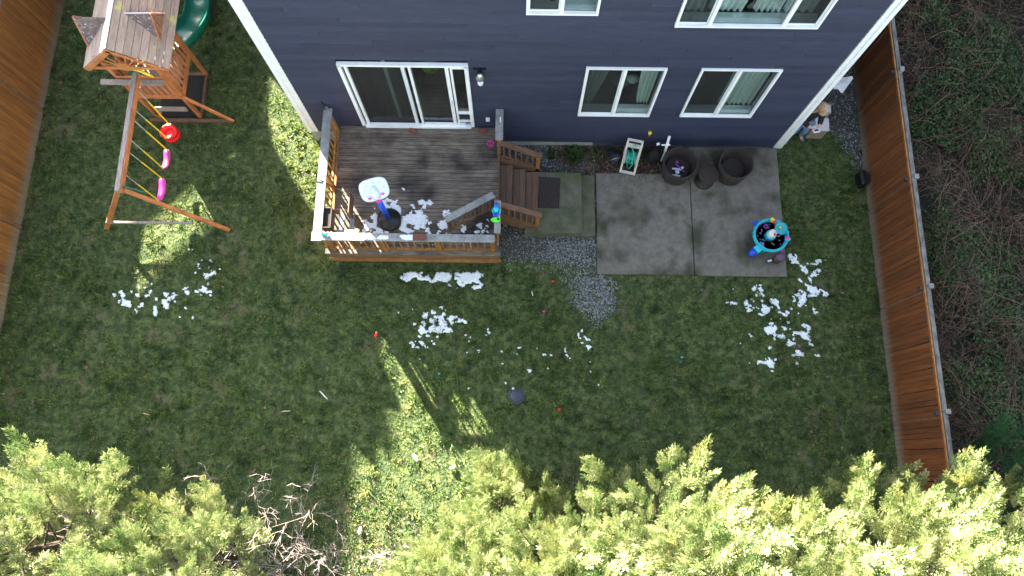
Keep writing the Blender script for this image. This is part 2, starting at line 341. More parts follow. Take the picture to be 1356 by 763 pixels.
def sheet(name, P, z, m):
    b = MB(); b.prism(P, 0.0005, z, 'z'); return kind(b.obj(name, m), 'structure')
sheet('gravel_bed', [(-.45, 7.66), (-.38, 4.75), (.0, 4.68), (.9, 4.7), (1.5, 4.62), (1.93, 4.45), (1.93, 7.66)], .006, 'gravelbed')
sheet('side_gravel_bed', [(6.6, 8.4), (7.9, 8.1), (8.35, 7.4), (8.5, 7.1), (8.5, 14), (6.6, 14)], .006, 'gravelbed')
stones('gravel', GRAVEL, 8500, 'gravel', .011, .026, 1, .12)
stones('gravel', [(1.25, 4.3), (1.45, 3.6), (2.0, 3.15), (2.3, 3.5), (2.35, 4.1), (2.0, 4.33)], 2600, 'gravel', .013, .026, 31, .09, .01)
stones('gravel', [(.75, 5.2), (.7, 4.7), (1.9, 4.5), (1.92, 5.2)], 1700, 'gravel', .013, .026, 32, .08, .01)
stones('side_gravel', SIDEG, 7000, 'gravel', .012, .032, 2, .1)
sheet('soil_bed', [(1.95, 7.66), (1.95, 6.85), (3.5, 6.87), (4.2, 7.2), (4.2, 7.66)], .009, 'soil')
# leaf litter by the wall
def leaves(name, P, n, size, seed, m='litter', edge=.1, z0=.012):
    r = np.random.default_rng(seed); P_ = np.array(P); lo = P_.min(0)-.1; hi = P_.max(0)+.1
    x = r.uniform(lo[0], hi[0], n); y = r.uniform(lo[1], hi[1], n); w = r.normal(0, edge, (2, n)); k = in_poly(x+w[0], y+w[1], P); x = x[k]; y = y[k]; n = len(x)
    s = r.uniform(.5, 1.2, n)*size; nrm = r.normal(0, .5, (n, 3)); nrm[:, 2] = 1; nrm /= np.linalg.norm(nrm, axis=1)[:, None]
    t = r.normal(0, 1, (n, 3)); t -= nrm*(t*nrm).sum(1)[:, None]; t /= np.linalg.norm(t, axis=1)[:, None]; b = np.cross(nrm, t)
    c = np.stack([x, y, z0+r.uniform(0, .03, n)+s*.3], 1)
    V = np.stack([c-t*s[:, None], c+b*(s*.6)[:, None]+nrm*(s*.15)[:, None], c+t*s[:, None], c-b*(s*.6)[:, None]+nrm*(s*.15)[:, None]], 1).reshape(-1, 3)
    i = 4*np.arange(n)[:, None]; F = np.concatenate([i+np.array([[0, 1, 2]]), i+np.array([[0, 2, 3]])])
    return kind(link(name, np_mesh(name, V, F), m), 'stuff')
leaves('leaf_litter', [(.9, 7.6), (1.0, 7.1), (2.0, 6.7), (2.6, 6.7), (3.5, 6.85), (3.5, 7.6)], 2000, .035, 4)
leaves('deck_leaf_litter', [(-4.0, 7.5), (-4.0, 5.0), (-3.6, 5.0), (-3.5, 7.4)], 60, .02, 5, z0=.935)
leaves('fence_leaf_litter', [(-11.8, 12), (-11.8, 2), (-11.45, 2), (-11.6, 12)], 700, .032, 6)
leaves('lawn_leaf_litter', [(6.0, 3), (8.5, 6), (8.5, -1), (5.5, 0)], 200, .03, 8, z0=.03)
leaves('garden_debris', [(-4.6, -.6), (-2.2, -.9), (-1.8, -3.5), (-5.5, -3.5)], 1300, .032, 9, z0=.02)
leaves('sparse_leaf_litter', [(-11, 12), (-11, -2), (8.4, -1), (8.4, 4), (2, 4), (-5, 4.5), (-5.2, 12)], 900, .02, 19, z0=.035)
# patio
leaves('patio_debris', [(2.0, 6.85), (2.0, 4.4), (6.35, 4.4), (6.35, 7.55), (3.6, 7.5), (3.5, 6.85)], 900, .012, 41, z0=.055)
leaves('patio_edge_dirt', [(2.0, 6.95), (2.0, 6.5), (3.3, 6.3), (6.3, 7.0), (6.35, 7.6), (4.3, 7.6), (3.5, 6.9)], 1500, .016, 42, z0=.052)
def slab(name, x0, x1, y0, y1, h, m, parent=None, z0=0.0):
    b = MB(); b.box(((x0+x1)/2, (y0+y1)/2, (z0+h)/2), (x1-x0, y1-y0, h-z0), None, .008); return b.obj(name, m, parent)
pt = bpy.data.objects.new('patio', None); COL.objects.link(pt); kind(pt, 'structure')
slab('paving_slab', 1.95, 4.228, 4.35, 6.9, .05, 'concrete', pt); slab('paving_slab', 4.245, 6.41, 4.34, 7.62, .05, 'concrete', pt)
b = MB(); b.box((3.1, 7.28, .02), (2.3, .75, .04)); 
# concrete landing
cl = thing('concrete_landing', 'mossy two-level concrete landing pad at the foot of the deck stairs', 'landing')
slab('upper_block', .22, 1.57, 5.27, 6.80, .30, 'mossy', cl); slab('lower_step', 1.573, 1.9, 5.25, 6.80, .15, 'mossy', cl)

# ================================================================== HOUSE
hs = thing('house', 'navy blue two-storey house with white trim behind the yard', 'house', (0, 0, 0))
HX0, HX1, HZ = -4.95, 6.52, 6.25
# openings: x0,x1,z0,z1
OPEN = {'door': (-3.59, -.98, .97, 3.59), 'w1': (1.37, 2.98, 1.58, 3.55), 'w2': (3.66, 5.26, 1.60, 3.56), 'u1': (2.80, 5.36, 4.93, 6.12), 'u0': (.14, 1.40, 5.24, 6.12)}
ops = list(OPEN.values())
def free(x0, x1, z0, z1):   # segments of a course not covered by openings
    segs = [(x0, x1)]
    for (a, b_, c, d) in ops:
        if z1 <= c+.001 or z0 >= d-.001: continue
        ns = []
        for (p, q) in segs:
            if b_ <= p or a >= q: ns.append((p, q)); continue
            if a > p: ns.append((p, a))
            if b_ < q: ns.append((b_, q))
        segs = ns
    return segs
course = .135
z = .06; ci = 0
while z < HZ-.02:
    z1 = min(z+course, HZ)
    for (p, q) in free(HX0+.2, HX1-.2, z, z1):
        off = (ci*1.37) % 3.66
        cuts = [p]+[c for c in [HX0+off+i*3.66 for i in range(-1, 5)] if p+.4 < c < q-.4]+[q]
        for a, c in zip(cuts[:-1], cuts[1:]):
            if c < -.25 and z1 < .62: continue
            if c < 1.87 and z1 < .2: continue
            # clip board against openings vertically (partial overlap)
            zz0, zz1 = z, z1
            b = MB(); n = 0
            x0, x1 = a+.0035, c-.0035
            b.v = [Vector(v) for v in ((x0, YF-.030, zz0), (x1, YF-.030, zz0), (x1, YF+.02, zz0), (x0, YF+.02, zz0), (x0, YF-.001, zz1), (x1, YF-.001, zz1), (x1, YF+.02, zz1), (x0, YF+.02, zz1))]
            b.f = [(0, 1, 5, 4), (1, 2, 6, 5), (2, 3, 7, 6), (3, 0, 4, 7), (0, 3, 2, 1), (4, 5, 6, 7)]
            b.obj('siding_board', 'siding', hs)
    z = z1; ci += 1
# backing wall pieces behind siding with openings
b = MB()
xs = sorted({HX0, HX1, *[v for o in ops for v in o[:2]]}); zs = sorted({0., HZ, *[v for o in ops for v in o[2:]]})
for i in range(len(xs)-1):
    for j in range(len(zs)-1):
        cx, cz = (xs[i]+xs[i+1])/2, (zs[j]+zs[j+1])/2
        if any(o[0] < cx < o[1] and o[2] < cz < o[3] for o in ops): continue
        b.box((cx, YF+.13, cz), (xs[i+1]-xs[i], .18, zs[j+1]-zs[j]))
b.box((HX0+.1, 12, HZ/2), (.2, 8.4, HZ)); b.box((HX1-.1, 12, HZ/2), (.2, 8.4, HZ)); b.box(((HX0+HX1)/2, 16.3, HZ/2), (HX1-HX0, .2, HZ))
b.obj('wall', 'siding', hs)
b = MB(); b.box((-2.62, YF+.0, .31), (4.66, .03, .62)); b.box((.80, YF+.0, .085), (2.14, .06, .17)); b.box((1.86+2.2, YF+.0, .03), (4.4, .03, .06)); b.obj('foundation', 'foundation', hs)
for (x, s, zb) in ((HX0+.11, 1, .60), (HX1-.095, -1, .0)):
    b = MB(); b.box((x, YF-.012, (HZ+zb)/2), (.20 if s > 0 else .17, .04, HZ-zb)); b.obj('corner_board', 'white', hs)
    b = MB(); b.box((x-s*.06, YF-.044, (HZ+zb)/2+.02), (.075, .024, HZ-zb-.04)); b.obj('corner_batten', 'white', hs)
    b = MB(); b.box((HX0-.015 if s > 0 else HX1+.015, YF+.10, (HZ+zb)/2), (.03, .26, HZ-zb)); b.obj('corner_board', 'white', hs)
# roof
b = MB(); ov = .28; b.prism([(YF-ov, HZ+.02), (12.0, 8.7), (16.4+ov, HZ+.02), (16.4+ov, HZ+.2), (12.0, 8.9), (YF-ov, HZ+.2)], HX0-.25, HX1+.25, 'x'); b.obj('roof', 'roof', hs)
b = MB(); b.prism([(YF, HZ), (12.0, 8.7), (16.4, HZ)], HX0+.02, HX0+.2, 'x'); b.prism([(YF, HZ), (12.0, 8.7), (16.4, HZ)], HX1-.2, HX1-.02, 'x'); b.obj('gable_wall', 'siding', hs)
# interior
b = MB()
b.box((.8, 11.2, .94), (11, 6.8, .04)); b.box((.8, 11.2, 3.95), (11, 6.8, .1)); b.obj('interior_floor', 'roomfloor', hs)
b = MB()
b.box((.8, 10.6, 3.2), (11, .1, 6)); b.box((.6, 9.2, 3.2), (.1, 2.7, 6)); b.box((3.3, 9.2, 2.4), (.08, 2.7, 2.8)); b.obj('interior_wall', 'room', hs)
# windows
def curtain(parent, x0, x1, z0, z1, y=YF+.30, waves=9, sweep=0, seed=0):
    r = random.Random(seed); n = waves*6; V = []; F = []; K = 7
    for j in range(K+1):
        t = j/K; z = z0+(z1-z0)*t
        for i in range(n+1):
            u = i/n; x = x0+(x1-x0)*u
            if sweep > 0: x = x0+(x-x0)*(1-sweep*(1-t)**1.5)
            if sweep < 0: x = x1-(x1-x)*(1+sweep*(1-t)**1.5)
            V.append((x, y+.035*sin(u*waves*2*pi+sin(t*2+seed))+.012*sin(u*31+seed), z))
    for j in range(K):
        for i in range(n): a = j*(n+1)+i; F.append((a, a+1, a+n+2, a+n+1))
    me = np_mesh('curtain', V, F)
    for p in me.polygons: p.use_smooth = True
    return link('curtain', me, 'curtain', parent)
def window(x0, x1, z0, z1, bars, curts, screens=(), fw=.042):
    w = MB(); y = YF-.03; d = .07
    w.box(((x0+x1)/2, y, z0+fw/2), (x1-x0, d, fw)); w.box(((x0+x1)/2, y, z1-fw/2), (x1-x0, d, fw))
    w.box((x0+fw/2, y, (z0+z1)/2), (fw, d, z1-z0-2*fw)); w.box((x1-fw/2, y, (z0+z1)/2), (fw, d, z1-z0-2*fw))
    o = w.obj('window', 'vinyl', hs)
    for bx_ in bars:
        m = MB(); m.box((bx_, YF-.022, (z0+z1)/2), (.062, .05, z1-z0-2*fw)); m.obj('mullion', 'vinyl', o)
    ed = [x0+fw]+[v for bx_ in bars for v in (bx_-.035, bx_+.035)]+[x1-fw]
    for i in range(0, len(ed), 2):
        p = MB(); p.box(((ed[i]+ed[i+1])/2, YF+.03, (z0+z1)/2), (ed[i+1]-ed[i], .008, z1-z0-2*fw)); p.obj('pane', 'glass', o)
        if i//2 in screens:
            p = MB(); xx0, xx1 = ed[i], ed[i+1]; t = .025
            p.box(((xx0+xx1)/2, YF-.005, z0+fw+t/2+.012), (xx1-xx0, .015, t)); p.box((xx0+t/2, YF-.005, (z0+z1)/2), (t, .015, z1-z0-2*fw-.09)); p.box((xx1-t/2, YF-.005, (z0+z1)/2), (t, .015, z1-z0-2*fw-.09))
            p.obj('sash', 'vinyl', o)
            p = MB(); p.box(((xx0+xx1)/2, YF+.012, (z0+z1)/2), (xx1-xx0, .002, z1-z0-2*fw-.01)); p.obj('screen', 'screen', o)
    s = MB(); s.box(((x0+x1)/2, YF+.13, z0+.03), (x1-x0, .19, .05)); s.obj('sill', 'curtain', o)
    for c in curts: curtain(o, *c)
    return o
x0, x1, z0, z1 = OPEN['w1']; window(x0, x1, z0, z1, [x0+.80], [(x0+.02, x0+.62, z0+.0, z1, YF+.30, 5, .55, 1), (x1-.42, x1-.02, z0, z1, YF+.30, 4, -.35, 2)], (0,))
x0, x1, z0, z1 = OPEN['w2']; window(x0, x1, z0, z1, [x0+.80], [(x0+.02, x0+.20, z0+.2, z1, YF+.30, 2, .9, 3), (x0+.82, x1-.02, z0, z1, YF+.28, 7, 0, 4)], (0,))
x0, x1, z0, z1 = OPEN['u1']; window(x0, x1, z0, z1, [x0+.62, x1-.62], [(x0+.02, x0+.52, z0, z1, YF+.3, 4, 0, 5), (x0+.60, x0+1.3, z0, z1, YF+.3, 6, .12, 6), (x0+1.42, x1-.64, z0, z1, YF+.3, 5, 0, 7), (x1-.60, x1-.04, z0, z1, YF+.3, 4, 0, 8)], (0, 2))
x0, x1, z0, z1 = OPEN['u0']; window(x0, x1, z0, z1, [x0+.62], [(x0+.04, x0+.6, z0, z1, YF+.3, 5, 0, 9), (x0+.62, x1-.04, z0, z1, YF+.3, 5, 0, 10)], (0,))
for (z_, xx, col, sc) in ((1.75, 2.35, 'room', .22), (1.85, 2.6, 'curtain', .16), (2.9, 2.5, 'brick', .2), (1.9, 4.05, 'room', .25), (1.75, 3.9, 'leafbrown', .18)):
    b = MB(); b.lathe([(.02, -1), (.7, -.8), (1, -.1), (.8, .6), (.02, .9)], (0, 0, 0), 10); o = b.obj('indoor_clutter', col, hs, True, (xx, YF+.75, z_)); o.scale = (sc, sc*.8, sc*.7)
# door
x0, x1, z0, z1 = OPEN['door']
dr = MB(); y = YF-.035; fw = .075
dr.box(((x0+x1)/2, y, z1-.03), (x1-x0, .08, .06)); dr.box((x0+.035, y, (z0+z1)/2), (.07, .08, z1-z0-.06)); dr.box((x1-.04, y, (z0+z1)/2), (.08, .08, z1-z0-.06)); dr.box(((x0+x1)/2, y-.015, z0+.03), (x1-x0-.15, .11, .06))
D = dr.obj('door', 'vinyl', hs)
def dpart(name, m, cx, w_, za=None, zb=None, yy=YF-.02, d=.05):
    p = MB(); za = z0+.06 if za is None else za; zb = z1-.06 if zb is None else zb
    p.box((cx, yy, (za+zb)/2), (w_, d, zb-za)); return p.obj(name, m, D)
dpart('door_stile', 'vinyl', x0+.145, .06); dpart('door_stile', 'lightgrey', x0+1.28, .075, yy=YF+.01); dpart('door_stile', 'vinyl', x0+1.425, .05, yy=YF-.035)
dpart('door_stile', 'vinyl', x1-.44, .075, yy=YF-.02); dpart('door_stile', 'vinyl', x1-.355, .045, yy=YF-.01)
dpart('door_rail', 'vinyl', x0+1.93, .95, z0+.06, z0+.13, YF-.03); dpart('door_rail', 'vinyl', x1-.205, .25, z0+.62, z0+.68, YF-.03); dpart('door_rail', 'vinyl', x1-.205, .25, z0+.24, z0+.28, YF-.03); dpart('door_rail', 'vinyl', x1-.205, .25, z1-.14, z1-.06, YF-.03)
dpart('glass_pane', 'glass', x0+.71, 1.06, yy=YF+.03, d=.008); dpart('glass_pane', 'glass', x0+1.80, .70, z0+.13, yy=YF+.02, d=.008); dpart('glass_pane', 'glass', x1-.205, .25, z0+.68, z1-.14, yy=YF+.0, d=.008)
dpart('insect_screen', 'screen', x0+.70, 1.06, yy=YF+.005, d=.002); dpart('pet_flap', 'black', x1-.205, .25, z0+.28, z0+.62, YF+.0, .02)
dpart('blind_strip', 'curtain', x0+.87, .075, yy=YF+.16, d=.01); 
for k in range(5): dpart('blind_edge', 'cedar_dark', x0+.22+.12*k, .006, yy=YF+.2, d=.05)
p = MB(); p.box((x1-.44, YF-.075, z0+1.12), (.03, .05, .22)); p.box((x0+1.425, YF-.08, z0+1.05), (.025, .04, .08)); p.obj('handle', 'lightgrey', D)
# indoor scatter behind the door: pale plant and ball
b = MB(); b.lathe([(.02, -.3), (.2, -.1), (.26, .15), (.15, .35), (.02, .4)], (x0+1.75, YF+.5, 2.75), 12); b.obj('indoor_lampshade', 'weed', hs, True)
# downspout, wall fittings
wl = thing('wall_lantern', 'small dark wall lantern with silver shade right of the sliding door', 'lantern', (-.75, YF-.02, 3.25))
b = MB(); b.box((0, -.02, .20), (.26, .03, .04)); b.box((0, -.02, .05), (.09, .03, .3)); b.obj('back_plate', 'black', wl)
b = MB(); b.lathe([(.015, .18), (.05, .14), (.085, .02), (.08, .0), (.015, .06)], (0, -.12, 0), 14); b.obj('shade', 'silver', wl, True)
b = MB(); b.lathe([(.055, .0), (.06, -.16), (.05, -.2)], (0, -.12, -.01), 12); b.obj('glass_globe', 'lightgrey', wl, True)
ot = thing('outlet_cover', 'small white outlet cover on the navy siding above the deck', 'outlet', (-.66, YF-.02, 1.33))
b = MB(); b.box((0, -.02, 0), (.09, .045, .13), None, .01); b.obj('cover', 'white', ot); b = MB(); b.box((0, -.05, .0), (.05, .012, .08)); b.obj('latch', 'lightgrey', ot)
tp = thing('garden_tap', 'small brass garden tap on the wall above the hose reel', 'tap', (3.14, YF-.02, .80))
b = MB(); b.tube([(0, 0, 0), (0, -.07, 0), (0, -.1, -.05)], .018, 8); b.obj('spout', 'brass', tp, True)
b = MB(); b.lathe([(.045, 0), (.045, .02), (.02, .03)], (0, -.06, .035), 8); b.obj('handle', 'yellow', tp)
# ================================================================== unseen neighbour-house outlines added to shade the yard (north-west and north)
nh = thing('neighbour_shade_caster', 'unseen gabled house outline beyond the left fence, shaped to shade the lawn', 'house')
def prism(parent, name, poly, a, b_, m, axis='y'): q = MB(); q.prism(poly, a, b_, axis); return q.obj(name, m, parent)
Yn = 17.0
prism(nh, 'wall', [(-12.28, 0), (-12.28, 6.15), (-13.70, 7.42), (-14.0, 7.06), (-16.1, 8.45), (-18, 9.7), (-29, 9.7), (-34, 6.6), (-34, 6.2), (-18.9, 6.2), (-12.9, 4.5), (-12.9, 0)], Yn, Yn+.22, 'siding')
prism(nh, 'wall', [(-12.9, 0), (-12.9, 4.15), (-17.0, 5.22), (-17.0, 0)], Yn, Yn+.22, 'siding')  # slit above this piece is shaped to let a sun stripe through
prism(nh, 'wall', [(-17.0, 0), (-17.0, 5.22), (-17.6, 5.36), (-17.6, 0)], Yn, Yn+.22, 'siding')
prism(nh, 'wall', [(-17.6, 0), (-17.6, 5.36), (-18.9, 5.7), (-34, 5.7), (-34, 0)], Yn, Yn+.22, 'siding')
prism(nh, 'notched_shade_wall', [(-12.28, 0), (-12.28, 4.07), (-11.2, 3.3), (-10.8, 3.95), (-10.4, 4.3), (-10.4, 0)], Yn, Yn+.25, 'cedar')  # added piece, its notch shapes the sun patch beside the house
n2 = thing('neighbour_shade_caster', 'unseen long house block added north of the navy house to cast shade', 'house')
prism(n2, 'wall', [(-12.55, 0), (-12.55, 9.3), (-9, 10.2), (26, 10.2), (26, 0)], 20, 21.5, 'siding')  # added for its shade over the right of the yard
prism(n2, 'roof', [(19.7, 9.0), (21, 10.6), (26, 8.0), (26, 7.8), (21, 10.3), (19.7, 8.8)], -12.4, 26, 'roof', 'x')

# ================================================================== FENCES
def fence(name, X, side, y0, y1, label, pitch, ph, gaps, fm='fence'):
    f = thing(name, label, 'fence', (X, 0, 0))
    me = None; k = 0; y = y0
    base = MB(); base.box((0, 0, ph/2), (.018, pitch-.006, ph), None, .003); pm = base.mesh('picket'); pm.materials.append(M[fm])
    while y < y1:
        o = bpy.data.objects.new('picket', pm); COL.objects.link(o); o.parent = f
        o.location = (side*random.uniform(-.005, .005), y, random.uniform(-.012, .006)); o.rotation_euler = (random.uniform(-.006, .006), 0, random.uniform(-.02, .02))
        y += pitch
    for gy in gaps:
        b = MB(); b.box((-side*.025, gy, ph/2), (.025, .05, ph+.01)); b.obj('batten', 'cedar_dark', f)
    return f
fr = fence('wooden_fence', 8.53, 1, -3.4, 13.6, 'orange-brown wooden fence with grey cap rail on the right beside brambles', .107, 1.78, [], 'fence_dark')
for i, gy in enumerate((13.1, 11.2, 8.75, 6.15, 3.7, 1.12, -1.4)):
    b = MB(); b.box((.14, gy, .93), (.10, .10, 1.86), None, .006); b.obj('post', 'greywood', fr)
    if i: 
        b = MB(); b.box((-.035, gy-.03, 1.73), (.07, .07, .09)); b.obj('bracket', 'rubber', fr)
        b = MB(); b.box((-.014, gy-.12, .88), (.012, .035, 1.76)); b.obj('batten', 'cedar_dark', fr)
ys = [-3.4, -1.4, 1.12, 3.7, 6.15, 8.75, 11.2, 13.6]
for a, c in zip(ys[:-1], ys[1:]):
    b = MB(); b.box((.095, (a+c)/2, 1.80+random.uniform(-.006, .006)), (.09, c-a-.012, .035), rotz(random.uniform(-.002, .002)), .004); b.obj('cap_rail', 'fencetop', fr)
    b = MB(); b.box((.022, (a+c)/2, 1.775), (.026, c-a-.01, .06)); b.obj('face_rail', 'cedar', fr)
    b = MB(); b.box((.04, (a+c)/2, .35), (.04, c-a-.01, .09)); b.obj('back_rail', 'cedar_dark', fr)
fl = fence('wooden_fence', FXL, -1, .6, 13.6, 'tall orange-stained wooden fence along the left side of the lawn', .107, 1.95, [])
for gy in (8.35, 5.3, 2.2, 11.4):
    b = MB(); b.box((.03, gy, .98), (.04, .06, 1.96)); b.obj('post', 'cedar_dark', fl)
b = MB(); b.box((-.05, 7.1, 1.97), (.1, 13, .035)); b.obj('cap_rail', 'fencetop', fl)

# ================================================================== DECK
DZ = .93; DX0, DX1, DY0, DY1 = -4.13, -.40, 4.62, 7.64
dk = thing('deck', 'weathered wooden deck with cedar railings below the sliding door', 'deck')
n = 31; p_ = (DY1-DY0)/n
for i in range(n):
    y = DY0+p_*(i+.5)
    b = MB(); b.box((0, 0, 0), (DX1-DX0, p_-.008, .03), None, .004)
    o = b.obj('deck_board', 'deck', dk, False, ((DX0+DX1)/2, y, DZ-.015+random.uniform(-.002, .002)))
# trim boards / skirt
b = MB(); b.box(((DX0+DX1)/2-.02, 4.555, DZ-.012), (DX1-DX0+.2, .12, .032)); b.obj('nosing_board', 'deck', dk)
b = MB(); b.box(((DX0+DX1)/2-.02, 4.56, .66), (DX1-DX0+.14, .04, .26)); b.obj('rim_board', 'cedar_dark', dk)
b = MB(); b.box(((DX0+DX1)/2-.02, 4.515, .45), (DX1-DX0+.2, .04, .16)); b.obj('skirt_board', 'cedar', dk)
b = MB(); b.box(((DX0+DX1)/2-.02, 4.555, .33), (DX1-DX0+.1, .03, .08)); b.obj('skirt_board', 'cedar_dark', dk)
b = MB(); b.box((DX0-.03, 6.1, .62), (.04, 3.0, .56)); b.obj('rim_board', 'cedar', dk)
b = MB(); b.box((DX0-.02, 6.1, .18), (.03, 3.05, .34)); b.obj('skirt_board', 'cedar_dark', dk)  # added to keep sun from passing under the deck
b = MB(); b.box(((DX0+DX1)/2, 4.60, .16), (DX1-DX0, .03, .30)); b.obj('skirt_board', 'cedar_dark', dk)
b = MB(); b.box((DX1+.01, 6.1, .62), (.04, 3.0, .56)); b.obj('rim_board', 'cedar_dark', dk)
for y in (4.66, 5.8, 7.0):
    for x in (-4.05, -2.2, -.5): b = MB(); b.box((x, y, .3), (.09, .09, .6)); b.obj('deck_foot', 'cedar_dark', dk)
RT = 1.84
def railing(parent, a, c, zt, zb, nb, m='cedar', cap='greywood', capw=.15, bw=.031, zoff=0, posts=(), capend=0, bz=None):
    a = Vector(a); c = Vector(c); d = (c-a).normalized(); lean = Vector((0, 0, 1))
    def pt(t, z): q = a.lerp(c, t); return Vector((q.x, q.y, q.z+z))
    if cap: q = MB(); q.bar(pt(0, zt)-d*capend, pt(1, zt)+d*capend, capw, .035, ch=.005); q.obj('cap_board', cap, parent)
    q = MB(); q.bar(pt(0, zt-.06), pt(1, zt-.06), .04, .075); q.obj('top_rail', m, parent)
    q = MB(); q.bar(pt(0, zb+.06), pt(1, zb+.06), .04, .075); q.obj('bottom_rail', m, parent)
    for t in posts:
        q = MB(); P0 = pt(t, 0); q.box((P0.x, P0.y, P0.z+(zt-.02-.1)/2-.0), (.09, .09, zt-.02+.1), None, .006); q.obj('post', m, parent)
    for i in range(nb):
        t = (i+.5)/nb
        if any(abs(t-u)*(c-a).length < .07 for u in posts): continue
        q = MB(); q.bar(pt(t, zb+.02), pt(t, zt-.03), bw, bw, up=d); q.obj('baluster', m, parent)
H_ = RT-DZ
railing(dk, (-4.19, 7.58, DZ), (-4.19, 4.62, DZ), H_, .03, 17, posts=(.03, .5, .97), capw=.19)
railing(dk, (-4.10, 4.60, DZ), (-.43, 4.60, DZ), H_, .03, 24, posts=(.02, .335, .665, .985), capw=.17)
railing(dk, (-.38, 4.72, DZ), (-.38, 5.46, DZ), H_, .03, 5, posts=(.9,), capw=.14)
railing(dk, (-.38, 6.88, DZ), (-.38, 7.62, DZ), H_, .03, 5, posts=(.06, .95), capw=.17)
b = MB(); b.box((-4.20, 4.60, RT+.002), (.21, .20, .038)); b.obj('cap_board', 'greywood', dk)
# stairs
st = thing('deck_stairs', 'short brown wooden stairs with slanted side rails going down from the deck', 'stairs')
for i in range(3):
    zt = DZ-.21*(i+1)+.0; xa = -.37+.30*i
    if i == 2: continue
    for k in range(2 if i < 2 else 0):
        b = MB(); b.box((xa+.075+.148*k, 6.13, zt-.016), (.142, 1.30, .032), None, .004); b.obj('tread', 'tread', st)
    b = MB(); b.box((xa+.02, 6.13, zt-.12), (.02, 1.28, .18)); b.obj('riser', 'cedar_dark', st)
for k in range(2): b = MB(); b.box((.23+.075+.148*k, 6.13, .325), (.142, 1.30, .032), None, .004); b.obj('tread', 'tread', st)
for y in (5.42, 6.84):
    q = MB(); q.prism([(-.36, .93), (.56, .42), (.56, .12), (.30, .12), (-.36, .55)], y-.025, y+.025, 'y'); q.obj('stringer', 'cedar_dark', st)
for y in (5.42, 6.86):
    z0_, z1_ = DZ+.82, .30+.72
    q = MB(); q.bar((-.38, y, z0_), (.58, y, z1_+.05), .12, .04, ch=.004); q.obj('hand_rail', 'cedar_dark', st)
    q = MB(); q.bar((-.36, y, z0_-.07), (.5, y, z1_-.01), .04, .07); q.obj('top_rail', 'cedar_dark', st)
    q = MB(); q.bar((-.36, y, z0_-.66), (.5, y, z1_-.56), .04, .07); q.obj('bottom_rail', 'cedar_dark', st)
    for i in range(6):
        t = (i+.6)/6.4; x = -.36+.86*t; zt = z0_-.07+(z1_-z0_+.06)*t
        q = MB(); q.bar((x, y, zt-.6), (x, y, zt), .036, .036); q.obj('baluster', 'cedar_dark', st)
    q = MB(); q.box((.51, y, (.3+z1_)/2), (.09, .09, z1_-.3), None, .005); q.obj('post', 'cedar', st)
    q = MB(); q.box((-.40, y, DZ+.33), (.05, .14, .95), None, .005); q.obj('post', 'cedar_dark', st)
# opened gate panel
gt = thing('deck_gate', 'grey-capped wooden gate panel standing open across the deck corner', 'gate', (0, 0, 0))
railing(gt, (-.50, 5.62, DZ+.02), (-1.46, 5.06, DZ+.02), .80, .04, 11, m='cedar_dark', cap='greywood', capw=.15, posts=(), capend=.03)
q = MB(); q.bar((-.50, 5.62, DZ+.03), (-.50, 5.62, DZ+.75), .05, .05); q.bar((-1.46, 5.06, DZ+.03), (-1.46, 5.06, DZ+.75), .05, .05); q.obj('end_stile', 'cedar_dark', gt)

# ================================================================== SNOW
def snow(name, x0, x1, y0, y1, thr, seed, z0, cell=.0135, f=4.0, h=.016, shape=None, fine=.5):
    xs = np.arange(x0, x1, cell); ys = np.arange(y0, y1, cell); X, Y = np.meshgrid(xs, ys, indexing='ij')
    m = .48*vnoise(X+31, Y+17, seed, 3, f*.9)+.52*vnoise(X*.8+Y*.3+3, Y+7, seed+40, 4, f*2.3)
    t = np.full(X.shape, thr)
    u = (X-(x0+x1)/2)/((x1-x0)/2); v = (Y-(y0+y1)/2)/((y1-y0)/2)
    t = t+.30*np.clip(np.maximum(abs(u), abs(v))-.35, 0, 1)
    if shape is not None: t = t+shape(X, Y)
    d = m-t-.012-.22*np.clip(vnoise(X+5, Y+2, seed+70, 2, 17)-.45, 0, 1); keep = d > 0
    Z = np.where(keep, z0+np.minimum(h, .003+d*.30)+.004*vnoise(X, Y, seed+9, 3, 14), z0-.004)
    nx, ny = X.shape; idx = np.arange(nx*ny).reshape(nx, ny)
    q = keep[:-1, :-1] | keep[1:, :-1] | keep[:-1, 1:] | keep[1:, 1:]
    F = np.stack([idx[:-1, :-1][q], idx[1:, :-1][q], idx[1:, 1:][q], idx[:-1, 1:][q]], 1)
    X = X+rng.normal(0, cell*.22, X.shape); Y = Y+rng.normal(0, cell*.22, Y.shape)
    V = np.stack([X, Y, Z], -1).reshape(-1, 3); used = np.unique(F); rm = np.full(nx*ny, -1); rm[used] = np.arange(len(used))
    me = np_mesh(name, V[used], rm[F])
    for p in me.polygons: p.use_smooth = True
    kind(link(name, me, 'snow'), 'stuff')
def blob(cx, cy, rx, ry, k=.25): return lambda X, Y: k*np.clip(((X-cx)/rx)**2+((Y-cy)/ry)**2-.5, -.3, 3)
snow('snow', -3.75, -1.45, 4.72, 6.3, .485, 11, DZ+.001, shape=lambda X, Y: .18*np.clip((Y-5.45)*1.6-(.5*(X+2.3))*(X > -2.6), -.3, 1.6)+.3*((X+2.8)**2+(Y-5.25)**2 < .05))
snow('snow', -1.45, -.45, 4.75, 5.5, .48, 12, DZ+.001, shape=lambda X, Y: .4*np.clip(abs(Y-4.95-.45*(X+1.3))-.12, 0, 2))
snow('snow', -2.9, -2.2, 5.75, 6.35, .58, 13, DZ+.001)
snow('snow', -3.45, -.3, 3.88, 4.45, .525, 14, .02, f=3.5, shape=lambda X, Y: -.08*(X > -1.6)+.12*np.abs(Y-4.18)*3)
